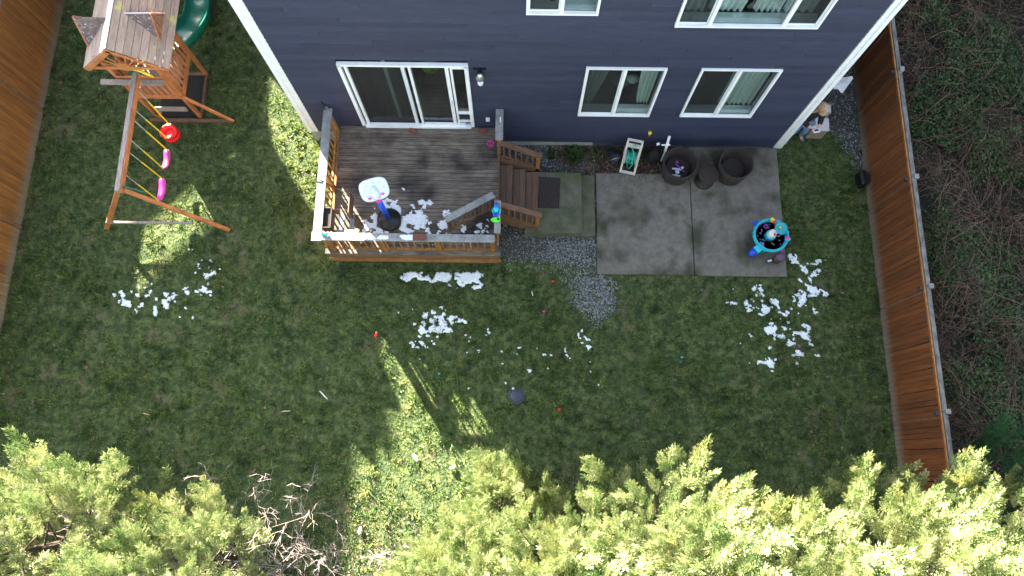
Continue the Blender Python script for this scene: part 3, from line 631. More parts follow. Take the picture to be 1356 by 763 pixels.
snow('snow', -3.0, .3, 2.2, 3.95, .59, 15, .02, f=5, shape=blob(-1.75, 3.0, .8, .7, .1))
snow('snow', -2.5, -1.0, 2.5, 3.5, .575, 16, .02, f=5)
snow('snow', -10.0, -7.4, 3.1, 4.2, .56, 17, .02, f=5)
snow('snow', -8.2, -6.6, 3.2, 5.0, .60, 18, .02, f=5)
snow('snow', 5.9, 7.9, 3.0, 5.5, .575, 19, .02, f=4.5, shape=blob(6.7, 4.3, .7, .8, .14))
snow('snow', 4.4, 7.9, 3.2, 4.28, .59, 20, .02, f=5)
snow('snow', 4.8, 7.8, 1.4, 3.9, .605, 21, .02, f=5, shape=blob(6.0, 3.0, 1.2, .9, .1))
snow('snow', -3.2, -2.0, 4.53, 4.66, .35, 22, RT+.018, f=3, h=.02)
snow('snow', -4.4, 4.4, .8, 4.0, .70, 23, .02, f=6)
# snow on left-chair etc. omitted: none there

# ================================================================== ITEMS ON DECK
hp = thing('toy_basketball_hoop', 'toddler basketball hoop with white backboard, blue pole and round black base on the deck', 'toy hoop', (-2.85, 5.30, DZ), 0)
b = MB(); b.lathe([(.02, .0), (.24, .0), (.275, .03), (.27, .07), (.2, .11), (.06, .16), (.05, .17)], (0, 0, 0), 28); b.obj('base', 'black', hp, True)
b = MB(); b.tube([(0, 0, .12), (-.02, 0, 1.30)], .062, 16); b.obj('pole', 'blue', hp, True)
b = MB(); b.tube([(-.02, 0, 1.28), (-.02, .01, 1.36)], .075, 16); b.obj('collar', 'pink', hp, True)
tl = Matrix.Rotation(R(-50), 3, 'X'); tl = rotz(R(18)) @ tl
bbc = Vector((-.07, .14, 1.50))
pf = [];  # rounded board outline, plane local x,z
for i in range(32):
    a = 2*pi*i/32; ca, sa = cos(a), sin(a); pf.append((.30*math.copysign(abs(ca)**.62, ca), .24*math.copysign(abs(sa)**.62, sa)))
b = MB(); n0 = 0
for (yy, sc) in ((-.02, .94), (-.01, 1), (.02, 1), (.03, .95)):
    for (p, q) in pf: b.v.append(bbc + tl @ Vector((p*sc, yy, q*sc)))
for r_ in range(3):
    for i in range(32): b.f.append((r_*32+i, r_*32+(i+1) % 32, (r_+1)*32+(i+1) % 32, (r_+1)*32+i))
b.f.append(tuple(range(32))); b.f.append(tuple(range(127, 95, -1))); b.obj('backboard', 'lightgrey', hp, True)
for (p, q) in ((-.2, .02), (-.13, .12), (.02, .15), (.14, .12), (.21, .0), (-.19, -.1)):
    b = MB(); b.lathe([(.022, -.0), (.022, .012)], bbc+tl @ Vector((p, -.03, q)), 8, tl @ Matrix.Rotation(R(90), 3, 'X')); b.obj('rivet', 'silver', hp)
for (p, q) in ((-.14, -.155), (.14, -.13)):
    b = MB(); b.box(bbc+tl @ Vector((p, -.03, q)), (.065, .012, .04), tl); b.obj('reflector', 'pink', hp)
b = MB(); b.tube([bbc+tl @ Vector((0, -.02, -.19)), bbc+tl @ Vector((0, -.035, -.06)), bbc+tl @ Vector((0, .01, .07))], [.085, .085, .05], 14); b.obj('pole_socket', 'lightgrey', hp, True)
def brick(loc, rz, label, tilt=0):
    o = tag(MB().box((0, 0, .03), (.20, .10, .06), None, .006).obj('brick', 'brick', None, False, loc), label, 'brick', 'loose bricks on the deck'); o.rotation_euler = (tilt, 0, rz)
brick((-2.42, 7.50, DZ), R(-28), 'red brick lying askew on the deck below the door mullion'); MB()
brick((-.80, 7.53, DZ), 0, 'red brick lying square to the wall on the deck beside the door edge')
o = tag(MB().box((0, 0, .03), (.27, .14, .05), None, .006).obj('brick', 'brick', None, False, (-2.02, 4.60, RT+.018)), 'flat reddish brown brick lying on the front rail of the deck', 'brick', 'loose bricks on the deck')
# wire ball
bl = thing('wire_ball', 'small pink openwork ball on the deck by the right railing', 'ball', (-.60, 7.18, DZ))
bm = bmesh.new(); bmesh.ops.create_icosphere(bm, subdivisions=1, radius=.085)
bmv = [(v.co.copy()) for v in bm.verts]; ed = [(e_.verts[0].index, e_.verts[1].index) for e_ in bm.edges]; bm.free()
b = MB()
for f0 in range(len(bmv)):
    c = bmv[f0].normalized(); pts = []; u = c.cross(Vector((.3, .5, .8))).normalized(); w_ = c.cross(u)
    for k in range(8): a = 2*pi*k/8; pts.append((c+ (u*cos(a)+w_*sin(a))*.30).normalized()*.085+Vector((0, 0, .085)))
    b.tube(pts, .006, 4, closed=True)
b.obj('wire_shell', 'pink', bl)
# toy figure on the right rail
tf = thing('toy_figure', 'blue toy figure with bright green base lying on the right deck rail', 'toy', (-.41, 5.20, RT+.02))
b = MB(); b.lathe([(.02, -.045), (.05, -.03), (.05, .02), (.02, .045)], (0, .13, .05), 12); b.obj('head', 'blue', tf, True)
b = MB(); b.tube([(0, .10, .05), (0, .03, .06), (0, -.04, .05)], [.045, .065, .045], 10); b.obj('body', 'teal', tf, True)
b = MB(); b.tube([(-.02, -.02, .05), (-.035, -.09, .05), (-.05, -.13, .05)], [.032, .026, .022], 8); b.obj('leg', 'blue', tf, True)
b = MB(); b.tube([(.03, -.02, .05), (.04, -.08, .05), (.03, -.14, .05)], [.032, .026, .022], 8); b.obj('leg', 'blue', tf, True)
b = MB(); b.tube([(.05, .07, .05), (.085, .0, .06), (.07, -.06, .06)], .02, 8); b.obj('arm', 'teal', tf, True)
b = MB(); b.tube([(-.05, .07, .05), (-.08, .02, .05), (-.06, -.06, .06)], .02, 8); b.obj('arm', 'teal2', tf, True)
lime = mat('lime_plastic', (.10, .75, .04), rough=.4)
b = MB(); b.lathe([(.09, 0), (.095, .02), (.08, .035)], (-.01, -.19, .0), 16, None, 1.1, .62); b.box((.05, -.14, .02), (.06, .12, .03)); b.obj('base', lime, tf, True)
# wrought iron ring stand
rs = thing('iron_trivet', 'black wrought-iron ring with inner rings lying in the front right deck corner', 'trivet', (-.72, 5.05, DZ+.02))
b = MB()
for (cx, cy, r_) in [(0, 0, .26)]+[(.155*cos(a), .155*sin(a), .095) for a in [2*pi*k/6 for k in range(6)]]+[(0, 0, .06)]:
    b.tube([(cx+r_*cos(2*pi*k/20), cy+r_*sin(2*pi*k/20), .02) for k in range(20)], .011, 5, closed=True)
b.obj('ring_frame', 'black', rs)
# planter box + toy + bench + rod in left corner
pl = thing('planter_box', 'dark weathered planter box inside the front left corner of the deck railing', 'planter', (-4.02, 5.03, 1.60))
b = MB(); b.box((-.085, 0, .12), (.02, .46, .24)); b.box((.085, 0, .12), (.02, .46, .24)); b.box((0, -.22, .12), (.17, .02, .24)); b.box((0, .22, .12), (.17, .02, .24)); b.box((0, 0, .02), (.17, .42, .04)); b.obj('trough', 'rubber', pl)
b = MB(); b.box((0, 0, .18), (.15, .42, .02)); b.obj('soil', 'soil', pl)
tag(MB().tube([(0, 0, 0), (.05, .02, .03), (.1, -.02, .04), (.16, .01, .02)], [.02, .04, .035, .02], 8).obj('toy_boat', 'teal', None, True, (-4.10, 4.64, RT+.03)), 'small turquoise toy on the front left corner of the deck rail', 'toy')
bn = thing('wooden_bench', 'small weathered grey wooden bench with slatted back in the deck corner', 'bench', (-3.72, 5.1, DZ), 0)
for k in range(4): b = MB(); b.box((-.10+.11*k-.1, -.08, .42), (.10, .5, .03), None, .004); b.obj('seat_slat', 'greywood' if k % 2 else 'deck', bn)
for k in range(4): b = MB(); b.box((.13, .32-.0*k, .44+.10*k+.05), (.025, .5, .085), None, .004); b.obj('back_slat', 'cedar_dark', bn)
for (x, y) in ((-.2, -.3), (.2, -.3), (-.2, .15), (.2, .15)): b = MB(); b.box((x, y, .2), (.06, .06, .4)); b.obj('leg', 'cedar_dark', bn)
b = MB(); b.box((.30, .05-.3, .30), (.09, .09, .6), None, .006); b.obj('end_post', 'cedar', bn)
b = MB(); b.box((.10, -.33, .72), (.50, .10, .03), None, .004); b.obj('arm_board', 'greywood', bn)
tag(MB().tube([(-4.52, 5.98, 1.92), (-4.2, 5.86, 1.88), (-3.72, 5.66, 1.62)], .012, 6).obj('wooden_rod', 'bark', None, False), 'thin brown rod leaning across the left deck railing', 'rod')
cb = thing('cable_clamp', 'short black cable with clamp at the house end of the left deck rail', 'cable', (-4.24, 7.60, RT+.02))
b = MB(); b.tube([(-.03, .05, .06), (-.07, .03, .18), (-.01, .0, .03), (.04, -.03, .02), (.02, -.07, .02), (-.03, -.04, .03)], .014, 6); b.obj('cable', 'black', cb)
b = MB(); b.box((.03, -.03, .02), (.05, .06, .04)); b.obj('clamp', 'silver', cb)
# white strip on right rail
tag(MB().box((0, 0, .008), (.025, .13, .012)).obj('paint_stick', 'white', None, False, (-.36, 7.35, RT+.02)), 'short white stick lying on the rail end nearest the wall', 'stick')
# doormat
dm = thing('doormat', 'brown rubber doormat with chevron ridges on the concrete landing', 'doormat', (.80, 6.27, .302), R(-2))
b = MB(); b.box((0, 0, .006), (.50, .78, .012), None, .003); b.obj('mat_base', 'soil', dm)
b = MB()
for k in range(-7, 8):
    for s in (1, -1):
        y = k*.075; xa, xb = (0, .23) if s > 0 else (-.23, 0)
        pa = Vector((0, y, .016)); pb = Vector((s*.23, y+.23 if k < 0 or 1 else y, .016))
        if pb.y > .37: t = (.37-pa.y)/(pb.y-pa.y); pb = pa.lerp(pb, max(t, 0))
        if pa.y < -.37: t = (-.37-pa.y)/(pb.y-pa.y); pa = pa.lerp(pb, t)
        if (pb-pa).length > .03 and pa.y < .37: b.bar(pa, pb, .022, .01)
b.obj('chevron_ridges', 'rubber', dm)
kind(dm.children[1], 'stuff') if False else None

# ================================================================== BY THE WALL
hr = thing('hose_reel', 'beige hose reel cart with coiled teal hose against the wall', 'hose reel', (2.77, 7.2, 0), R(-12))
for sx in (-.17, .17):
    b = MB(); b.bar((sx, -.30, .12), (sx, .24, .72), .045, .045); b.bar((sx, -.30, .03), (sx, .2, .35), .035, .035); b.bar((sx, .2, .0), (sx, .24, .72), .04, .04); b.obj('side_frame', 'beige', hr)
b = MB(); b.bar((-.19, .25, .72), (.19, .25, .72), .05, .04); b.obj('handle', 'beige', hr)
b = MB(); b.box((0, .16, .62), (.30, .10, .03)); b.obj('tray', 'beige', hr)
b = MB(); b.bar((-.19, -.31, .11), (.19, -.31, .11), .06, .05); b.obj('foot_bar', 'beige', hr)
b = MB(); rt = Matrix.Rotation(R(90), 3, 'Y'); b.lathe([(.04, -.14), (.19, -.14), (.19, -.13), (.05, -.12), (.05, .12), (.19, .13), (.19, .14), (.04, .14)], (0, -.02, .36), 20, rt); b.obj('drum', 'beige', hr, True)
b = MB(); pts = []
rr = random.Random(3)
for k in range(16*14):
    a = 2*pi*k/16; turn = k/16; x = .10*sin(turn*1.9+rr.uniform(-.05, .05)); r_ = .10+.055*(turn/14)+rr.uniform(-.004, .01)
    pts.append((x, -.02+r_*cos(a), .36+r_*sin(a)*1.0))
b.tube(pts, .013, 5); b.obj('hose', 'hose', hr, True)
b = MB(); b.tube([(.06, -.1, .5), (.02, .02, .56), (-.04, .1, .62), (.04, .15, .66), (.0, .2, .67)], .013, 6); b.tube([(.03, -.12, .48), (.06, -.2, .38), (.02, -.25, .22), (-.03, -.2, .14), (-.06, -.14, .3)], .013, 6); b.obj('hose', 'hose', hr, True)
bk = thing('bucket', 'dark blue-grey bucket lying among brown leaves by the hose reel', 'bucket', (2.36, 7.33, .02), R(20))
rt2 = Matrix.Rotation(R(65), 3, 'X')
b = MB(); b.lathe([(.01, 0), (.10, 0), (.125, .26), (.135, .27), (.12, .26), (.095, .02), (.01, .02)], (0, .12, .10), 20, rt2); b.obj('tub', 'lidblue', bk, True)
b = MB(); b.tube([(.13*cos(a), .12-.25-.04*sin(a), .19+.12*sin(a)) for a in [pi*k/10 for k in range(11)]], .006, 5); b.obj('handle', 'silver', bk)
pt2 = thing('plant_pot', 'low bushy plant against the foundation between stairs and hose reel', 'plant', (1.42, 7.33, 0))
b = MB(); b.lathe([(.10, .0), (.2, .04), (.24, .1), (.2, .11), (.05, .08)], (0, 0, 0), 18); b.obj('pot', 'soil', pt2, True)
def tuft(n, L, spread, seed, w=.02, up=.4):
    r = np.random.default_rng(seed); a = r.uniform(0, 2*pi, n); el = r.uniform(up, 1.4, n); l = r.uniform(.5, 1, n)*L; o = r.normal(0, spread, (n, 2))
    d = np.stack([np.cos(a)*np.cos(el), np.sin(a)*np.cos(el), np.sin(el)], 1); s = np.stack([-np.sin(a), np.cos(a), 0*a], 1)*w; c = np.concatenate([o, np.zeros((n, 1))], 1)
    m_ = c+d*(l*.6)[:, None]; tip = c+d*l[:, None]; tip[:, 2] -= l*.2
    V = np.stack([c-s*.4, c+s*.4, m_+s, tip, m_-s], 1).reshape(-1, 3); i = 5*np.arange(n)[:, None]
    return V, np.concatenate([i+[0, 1, 2], i+[0, 2, 4], i+[4, 2, 3]])
V, F = tuft(260, .3, .07, 5, .012, .2); link('foliage', np_mesh('foliage', V, F), 'bramble', pt2, (0, 0, .06))
# items by chair: black bag & white toy
bg_ = thing('black_bag', 'black bag slumped against the wall left of the wicker chair', 'bag', (3.36, 7.32, 0))
b = MB(); b.lathe([(.02, 0), (.13, .02), (.17, .12), (.15, .3), (.09, .42), (.02, .44)], (0, 0, 0), 16, None, 1.1, .85); b.obj('sack', 'hoodie', bg_, True)
b = MB(); b.tube([(-.08, 0, .40), (-.05, 0, .50), (.05, 0, .50), (.08, 0, .40)], .012, 6); b.obj('strap', 'black', bg_)
ws = thing('toy_sword', 'white plastic toy sword propped upright behind the left wicker chair', 'toy', (3.56, 7.38, 0))
b = MB(); b.bar((.0, -.1, .50), (.0, .05, 1.0), .055, .03); b.obj('blade', 'white', ws)
b = MB(); b.bar((-.13, -.04, .72), (.07, -.04, .74), .03, .03); b.obj('cross_guard', 'white', ws)
b = MB(); b.bar((0, -.12, .02), (0, -.1, .5), .03, .03); b.bar((-.24, -.02, .70), (-.17, -.0, .72), .05, .03); b.obj('grip', 'lightgrey', ws)
def chair(loc, label, rz):
    c = thing('wicker_chair', label, 'chair', loc, rz, 'round brown wicker chairs by the wall')
    K = 40
    b = MB(); 
    prof = [(.30, .02), (.33, .06), (.37, .30), (.395, .62)]
    prof2 = [(.375, .62), (.35, .32), (.31, .27)]
    b.lathe(prof+[(.385, .635)]+prof2, (0, 0, 0), K); me = b.obj('shell', 'wicker', c, True)
    b = MB(); b.tube([(.388*cos(2*pi*k/K), .388*sin(2*pi*k/K), .63) for k in range(K)], .017, 6, closed=True); b.obj('rim', 'wicker', c, True)
    b = MB()
    for j in range(7): z = .08+.08*j; r_ = .335+.055*(z-.06)/.56+.008; b.tube([(r_*cos(2*pi*k/K), r_*sin(2*pi*k/K), z) for k in range(K)], .009, 4, closed=True)
    for j in range(4): z = .35+.07*j; r_ = .352+.024*(z-.32)/.3-.004; b.tube([(r_*cos(2*pi*k/K), r_*sin(2*pi*k/K), z) for k in range(K)], .007, 4, closed=True)
    b.obj('weave', 'wicker', c)
    b = MB(); b.lathe([(.01, .33), (.26, .33), (.29, .31), (.30, .27)], (0, 0, 0), 28); b.obj('seat', 'wicker', c, True)
    b = MB()
    for j in range(9): y = -.24+.06*j; hw = math.sqrt(max(.27**2-y*y, .001)); b.bar((-hw, y, .332), (hw, y, .332), .045, .008)
    b.obj('seat_weave', 'wicker', c)
    return c
chair((3.87, 6.92, .05), 'left of the two round brown wicker tub chairs, holding a grey and purple toy', .2)
chair((5.19, 6.93, .05), 'right of the two round brown wicker tub chairs, its seat empty', 1.1)
tbt = thing('wicker_side_table', 'round brown wicker side table standing between the two tub chairs', 'table', (4.57, 6.72, .05))
b = MB(); b.lathe([(.01, .0), (.245, .0), (.255, .02), (.24, .03), (.01, .03)], (0, 0, .43), 30); b.obj('table_top', 'wicker', tbt, True)
b = MB()
for j in range(10): y = -.21+.047*j; hw = math.sqrt(max(.235**2-y*y, .001)); b.bar((-hw, y, .462), (hw, y, .462), .034, .006)
b.obj('top_slats', 'wicker', tbt)
b = MB(); b.lathe([(.20, 0), (.23, .02), (.2, .05), (.06, .08), (.055, .43)], (0, -.0, 0), 24); b.obj('pedestal', 'wicker', tbt, True)
sc = thing('toy_scooter', 'grey toy frame with purple handle lying inside the left wicker chair', 'toy', (3.84, 6.85, .05+.36), R(15))
b = MB(); b.bar((-.15, -.10, 0), (.03, -.17, 0), .035, .03); b.bar((-.10, .06, 0), (.08, -.0, 0), .035, .03); b.bar((-.06, -.13, .0), (.0, -.05, 0), .03, .03); b.bar((.0, -.05, .0), (-.03, .02, 0), .03, .03); b.box((-.01, -.06, .01), (.09, .07, .03)); b.obj('frame', 'lightgrey', sc)
b = MB(); b.tube([(.0, .15, .06), (.03, .08, .06), (.12, -.06, .03), (.16, -.10, .03)], .014, 6); b.tube([(.02, .16, .07), (.06, .17, .08)], .03, 8); b.obj('handle', 'purple', sc, True)
b = MB(); b.tube([(.10, .0, .03), (.16, .02, .03)], .03, 8); b.tube([(.03, .0, .02), (.1, -.03, .02)], .02, 6); b.obj('wheel', 'lightgrey', sc, True)
# ================================================================== WATER TABLE
wt = thing('water_table', 'turquoise round toddler water table at the patio edge', 'water table', (5.94, 5.22, .05), 0)
b = MB(); b.lathe([(.12, .0), (.34, .26), (.40, .42), (.405, .47), (.385, .48), (.365, .46), (.34, .34), (.30, .30)], (0, 0, 0), 40, None, 1, .98); b.obj('basin', 'teal', wt, True)
b = MB(); b.tube([(.40*cos(2*pi*k/40), .392*sin(2*pi*k/40), .40) for k in range(40)], .018, 6, closed=True); b.obj('rim', 'teal', wt, True)
b = MB(); b.lathe([(.01, .0), (.335, .0)], (0, 0, .375), 32); b.obj('water', 'water', wt)
b = MB()
rr = random.Random(9)
for k in range(26):
    a = rr.uniform(0, 6.28); d = rr.uniform(.18, .31); b.box((d*cos(a), d*sin(a), .379), (rr.uniform(.02, .06), rr.uniform(.015, .04), .008), rotz(rr.uniform(0, 3)))
kind(b.obj('ice_bits', mat('thin_ice', (.10, .16, .20), (.05, .09, .12), 20, rough=.3), wt), 'stuff')
for a in (.5, 2.6, 4.4): b = MB(); b.tube([(.3*cos(a), .3*sin(a), .0), (.33*cos(a), .33*sin(a), .36)], [.05, .04], 10); b.obj('leg', 'teal2', wt, True)
b = MB(); b.lathe([(.13, .36), (.115, .48), (.12, .5)], (-.02, -.01, 0), 20); b.obj('tower_foot', 'teal', wt, True)
b = MB(); b.lathe([(.105, .48), (.09, .62), (.07, .66)], (-.02, -.01, 0), 20); b.obj('tower', 'white', wt, True)
b = MB(); b.tube([(.02, -.04, .62), (.05, .0, .80)], .03, 8); b.obj('spout', 'white', wt, True)
b = MB(); b.lathe([(.02, -.03), (.09, -.02), (.14, .03), (.145, .04), (.12, .02), (.02, -.01)], (.07, .02, .85), 24, Matrix.Rotation(R(8), 3, 'X')); b.obj('spinner_bowl', 'teal2', wt, True)
b = MB(); b.lathe([(.03, 0), (.02, .04), (.005, .05)], (.05, .03, .86), 8); b.obj('knob', 'yellow', wt, True)
b = MB(); b.lathe([(.03, 0), (.028, .05), (.01, .06)], (.0, -.06, .63), 10); b.obj('button', 'red', wt, True)
b = MB(); b.lathe([(.065, .0), (.07, .03), (.02, .05)], (.36, -.10, .46), 14); b.obj('cup_holder', 'teal', wt, True)
b = MB(); b.lathe([(.048, .0), (.045, .02), (.01, .03)], (.35, -.09, .50), 12); b.obj('cup', 'pink', wt, True)
b = MB(); b.lathe([(.05, .0), (.04, .06), (.01, .07)], (.05, .33, .46), 6); b.lathe([(.02, .06), (.05, .08), (.02, .1)], (.02, .35, .46), 8); b.obj('water_wheel', 'yellow', wt)
b = MB(); b.lathe([(.045, .0), (.045, .04), (.03, .05)], (.07, .30, .48), 8); b.obj('wheel_hub', 'red', wt)
b = MB(); b.tube([(-.10+.04*cos(2*pi*k/12), .22+.045*sin(2*pi*k/12), .42) for k in range(12)], .012, 5, closed=True); b.obj('toy_ring', 'purple', wt, True)
b = MB(); b.bar((-.20, -.24, .38), (-.36, -.36, .36), .17, .10); b.obj('chute', 'teal', wt)
b = MB(); b.tube([(-.33, -.30, .28), (-.41, -.40, .24), (-.43, -.42, .20)], [.09, .085, .06], 14); b.obj('pail', 'blue', wt, True)
b = MB(); b.bar((-.28, .22, .40), (-.33, .34, .36), .10, .06); b.obj('side_tray', 'blue', wt)
b = MB(); b.lathe([(.045, .0), (.02, .02), (.01, .03)], (-.22, -.22, .47), 5); b.obj('star_knob', 'purple', wt)
# bucket with rope
pb = thing('small_pail', 'small brown metal pail with dark lid and pink cord at the patio corner', 'pail', (6.17, 4.74, .05))
b = MB(); b.lathe([(.01, 0), (.09, 0), (.115, .30), (.12, .31)], (0, 0, 0), 20); b.obj('body', mat('brown_can', (.17, .11, .09), (.10, .07, .06), 8, rough=.5), pb, True)
b = MB(); b.lathe([(.12, .0), (.115, .02), (.01, .028)], (0, 0, .31), 20); b.obj('lid', mat('plum_lid', (.085, .06, .095), rough=.5), pb, True)
b = MB(); b.tube([(.02, .1, .33), (.05, .22, .42), (.12, .36, .47)], .012, 6); b.obj('cord', 'pink', pb, True)
b = MB(); b.tube([(-.12, -.02, .12), (-.2, -.04, .06), (-.22, -.02, .05)], [.03, .04, .02], 8); b.obj('tap', 'silver', pb, True)
# black plastic case by the fence
bc = thing('black_case', 'black plastic case standing on the grass against the right fence', 'case', (8.36, 6.78, 0), R(4))
b = MB(); b.box((0, 0, .16), (.16, .36, .30), None, .03); b.obj('body', 'black', bc); b = MB(); b.box((0, 0, .325), (.12, .30, .03), None, .01); b.obj('lid', 'black', bc)
b = MB(); b.tube([(0, -.1, .34), (0, -.08, .38), (0, .08, .38), (0, .1, .34)], .012, 6); b.obj('handle', 'black', bc)
# valve cover
vc = thing('valve_cover', 'round slate-blue valve cover set in the middle of the lawn', 'cover', (.08, 1.48, 0))
b = MB(); b.lathe([(.19, 0), (.19, .035), (.17, .045), (.165, .040), (.01, .045)], (0, 0, 0), 28); b.obj('rim', 'lidblue', vc, True)
b = MB(); b.lathe([(.15, .0), (.145, .012), (.01, .014)], (0, 0, .045), 24); b.obj('lid', 'lidblue', vc, True)
b = MB(); b.box((-.08, .16, .05), (.05, .05, .02)); b.obj('tab', 'silver', vc)
# litter
def bit(name, label, cat, m, loc, rz, dims, pts=None, group=None):
    b = MB(); l, w, h = dims
    b.tube([(-l/2, 0, h), (-l/4, w*.15, h*1.1), (l/4, -w*.1, h), (l/2, 0, h)], [w*.35, w*.55, w*.5, w*.3], 6)
    o = b.obj(name, m, None, True, (loc[0], loc[1], .02)); o.rotation_euler = (0, 0, rz); tag(o, label, cat, group)
bit('plastic_scrap', 'red-orange plastic scrap at the tip of the sunlit strip on the lawn', 'scrap', 'red', (-3.17, 2.83), 1.4, (.14, .05, .03))
bit('plastic_scrap', 'red scrap in the grass just below the gravel patch', 'scrap', 'red', (.90, 4.15), .2, (.07, .05, .03))
bit('plastic_scrap', 'small red scrap on the lawn right of the round valve cover', 'scrap', 'red', (1.05, 1.19), 1, (.06, .06, .03))
bit('plastic_scrap', 'tiny pink scrap on the lawn below the concrete landing', 'scrap', 'pink', (.69, 3.43), 1, (.05, .05, .03))
bit('plastic_scrap', 'small turquoise scrap on the shaded lawn below the patio', 'scrap', 'teal', (3.85, 2.4), 1, (.045, .045, .03))
bit('plastic_scrap', 'tiny green scrap beside the sunlit streaks on the lawn', 'scrap', 'hose', (-1.68, 1.95), 1, (.05, .05, .03))
bit('white_stick', 'thin white stick lying on the left of the shaded lawn', 'stick', 'white', (-4.27, 1.43), -.75, (.26, .025, .03))
bit('wood_stick', 'short brown stick lying on the lawn left of the white stick', 'stick', 'stick', (-5.08, 1.06), .1, (.2, .03, .03))
bit('wood_stick', 'pale twig on the lawn near the left conifers', 'stick', 'stick', (-8.2, .95), -.2, (.16, .03, .03))
bit('paper_scrap', 'crumpled white paper on the sunlit grass near the bottom', 'paper', 'white', (-2.13, .08), -.9, (.17, .07, .04))
bit('drink_can', 'white and red can on the sunlit grass at the shade edge', 'can', 'white', (-3.25, -1.45), 1.5, (.15, .07, .05))
bit('drink_can', 'crumpled silver can on the sunlit grass right of the paper', 'can', 'silver', (-1.30, -.12), .4, (.14, .08, .05))
bit('white_stick', 'short white stick between deck snow line and landing', 'stick', 'white', (.42, 3.85), -1.3, (.12, .022, .03))
rr = random.Random(21)
lm = MB(); lm.v = [Vector(v) for v in ((-.05, 0, .01), (-.02, -.035, .022), (.03, -.04, .012), (.06, 0, .025), (.03, .045, .01), (-.02, .03, .022), (0, 0, .004))]
lm.f = [(0, 1, 6), (1, 2, 6), (2, 3, 6), (3, 4, 6), (4, 5, 6), (5, 0, 6)]; lme = lm.mesh('fallen_leaf'); lme.materials.append(M['leafbrown'])
for k in range(60):
    if k < 22: x, y = rr.uniform(6.3, 8.3), rr.uniform(-.3, 6)
    elif k < 40: x, y = rr.uniform(-11.6, -10.3), rr.uniform(1, 11)
    else: x, y = rr.uniform(-10, 6), rr.uniform(-.5, 3.8)
    o = bpy.data.objects.new('fallen_leaf', lme); COL.objects.link(o); o.location = (x, y, .045); o.rotation_euler = (rr.uniform(-.3, .3), rr.uniform(-.3, .3), rr.uniform(0, 6)); s = rr.uniform(.5, .95); o.scale = (s, s, s)
    tag(o, ('brown curled fallen leaf on the shaded grass beside the right fence' if k < 22 else 'brown curled fallen leaf on the grass along the left fence' if k < 40 else 'brown curled fallen leaf on the open middle of the shaded lawn'), 'leaf', ('fallen leaves by the right fence' if k < 22 else 'fallen leaves by the left fence' if k < 40 else 'fallen leaves on the middle lawn'))

# ================================================================== PERSON + box + white sheet
def skinbody(name, joints, edges, m, parent, sub=2):
    me = bpy.data.meshes.new(name); me.from_pydata([j[0] for j in joints], edges, []); o = link(name, me, m, parent)
    md = o.modifiers.new('skin', 'SKIN'); md.use_smooth_shade = True
    for i, j in enumerate(joints):
        r_ = j[1] if isinstance(j[1], tuple) else (j[1], j[1]); me.skin_vertices[0].data[i].radius = r_
    me.skin_vertices[0].data[0].use_root = True
    s = o.modifiers.new('sub', 'SUBSURF'); s.levels = sub; s.render_levels = sub
    return o
pr = thing('person', 'person in black jacket, blue jeans and tan cap beside the house corner', 'person', (6.83, 7.93, 0), R(10))
# faces -y (towards the yard); body
J = [((0, .05, .93), (.15, .11)), ((0, .06, 1.12), (.15, .11)), ((0, .04, 1.32), (.17, .11)), ((0, -.01, 1.43), (.07, .07)), ((0, -.05, 1.52), (.055, .055)), ((0, -.09, 1.60), (.085, .095)), ((0, -.10, 1.68), (.07, .08)),
     ((-.18, .03, 1.36), .065), ((-.26, -.03, 1.14), .05), ((-.10, -.26, 1.12), .038), ((-.05, -.31, 1.13), .034),
     ((.18, .03, 1.36), .065), ((.27, -.03, 1.14), .05), ((.14, -.27, 1.12), .038), ((.09, -.32, 1.13), .034),
     ((-.10, .03, .85), .095), ((-.13, -.03, .48), .068), ((-.16, .02, .10), .045), ((-.17, -.10, .05), .045),
     ((.10, .03, .85), .095), ((.14, -.06, .48), .068), ((.18, .0, .10), .045), ((.21, -.12, .05), .045)]
E_ = [(0, 1), (1, 2), (2, 3), (3, 4), (4, 5), (5, 6), (2, 7), (7, 8), (8, 9), (9, 10), (2, 11), (11, 12), (12, 13), (13, 14), (0, 15), (15, 16), (16, 17), (17, 18), (0, 19), (19, 20), (20, 21), (21, 22)]
skinbody('body', J, E_, 'skin', pr)
def grow(ids, extra, skip=()):
    mp = {i: k for k, i in enumerate(ids)}
    return [(J[i][0], tuple(r+extra for r in (J[i][1] if isinstance(J[i][1], tuple) else (J[i][1],)*2))) for i in ids], [(mp[a], mp[c]) for a, c in E_ if a in mp and c in mp]
j_, e_ = grow([1, 0, 2, 3, 7, 8, 9, 11, 12, 13], .026); skinbody('jacket', j_, e_, 'hoodie', pr)
j_, e_ = grow([0, 15, 16, 17, 19, 20, 21], .024); skinbody('jeans', j_, e_, 'denim', pr)
for s in (-1, 1):
    x = -.17 if s < 0 else .20
    skinbody('shoe', [((x, .05, .05), (.05, .045)), ((x+.012*s, -.05, .05), (.052, .045)), ((x+.03*s, -.17, .035), (.045, .032))], [(0, 1), (1, 2)], 'shoe', pr)
b = MB(); b.lathe([(.112, -.02), (.115, .03), (.09, .09), (.02, .12)], (0, -.09, 1.70), 18, Matrix.Rotation(R(12), 3, 'X'), .92, 1.08); b.obj('cap', 'cap', pr, True)
b = MB(); b.lathe([(.01, 0), (.085, .0), (.08, .012), (.01, .014)], (0, -.21, 1.665), 16, Matrix.Rotation(R(18), 3, 'X'), 1, .9); b.obj('cap_brim', 'cap', pr, True)
b = MB(); b.tube([(0, -.185, 1.60), (0, -.205, 1.575), (0, -.19, 1.565)], [.01, .016, .01], 6); b.obj('nose', 'skin', pr, True)
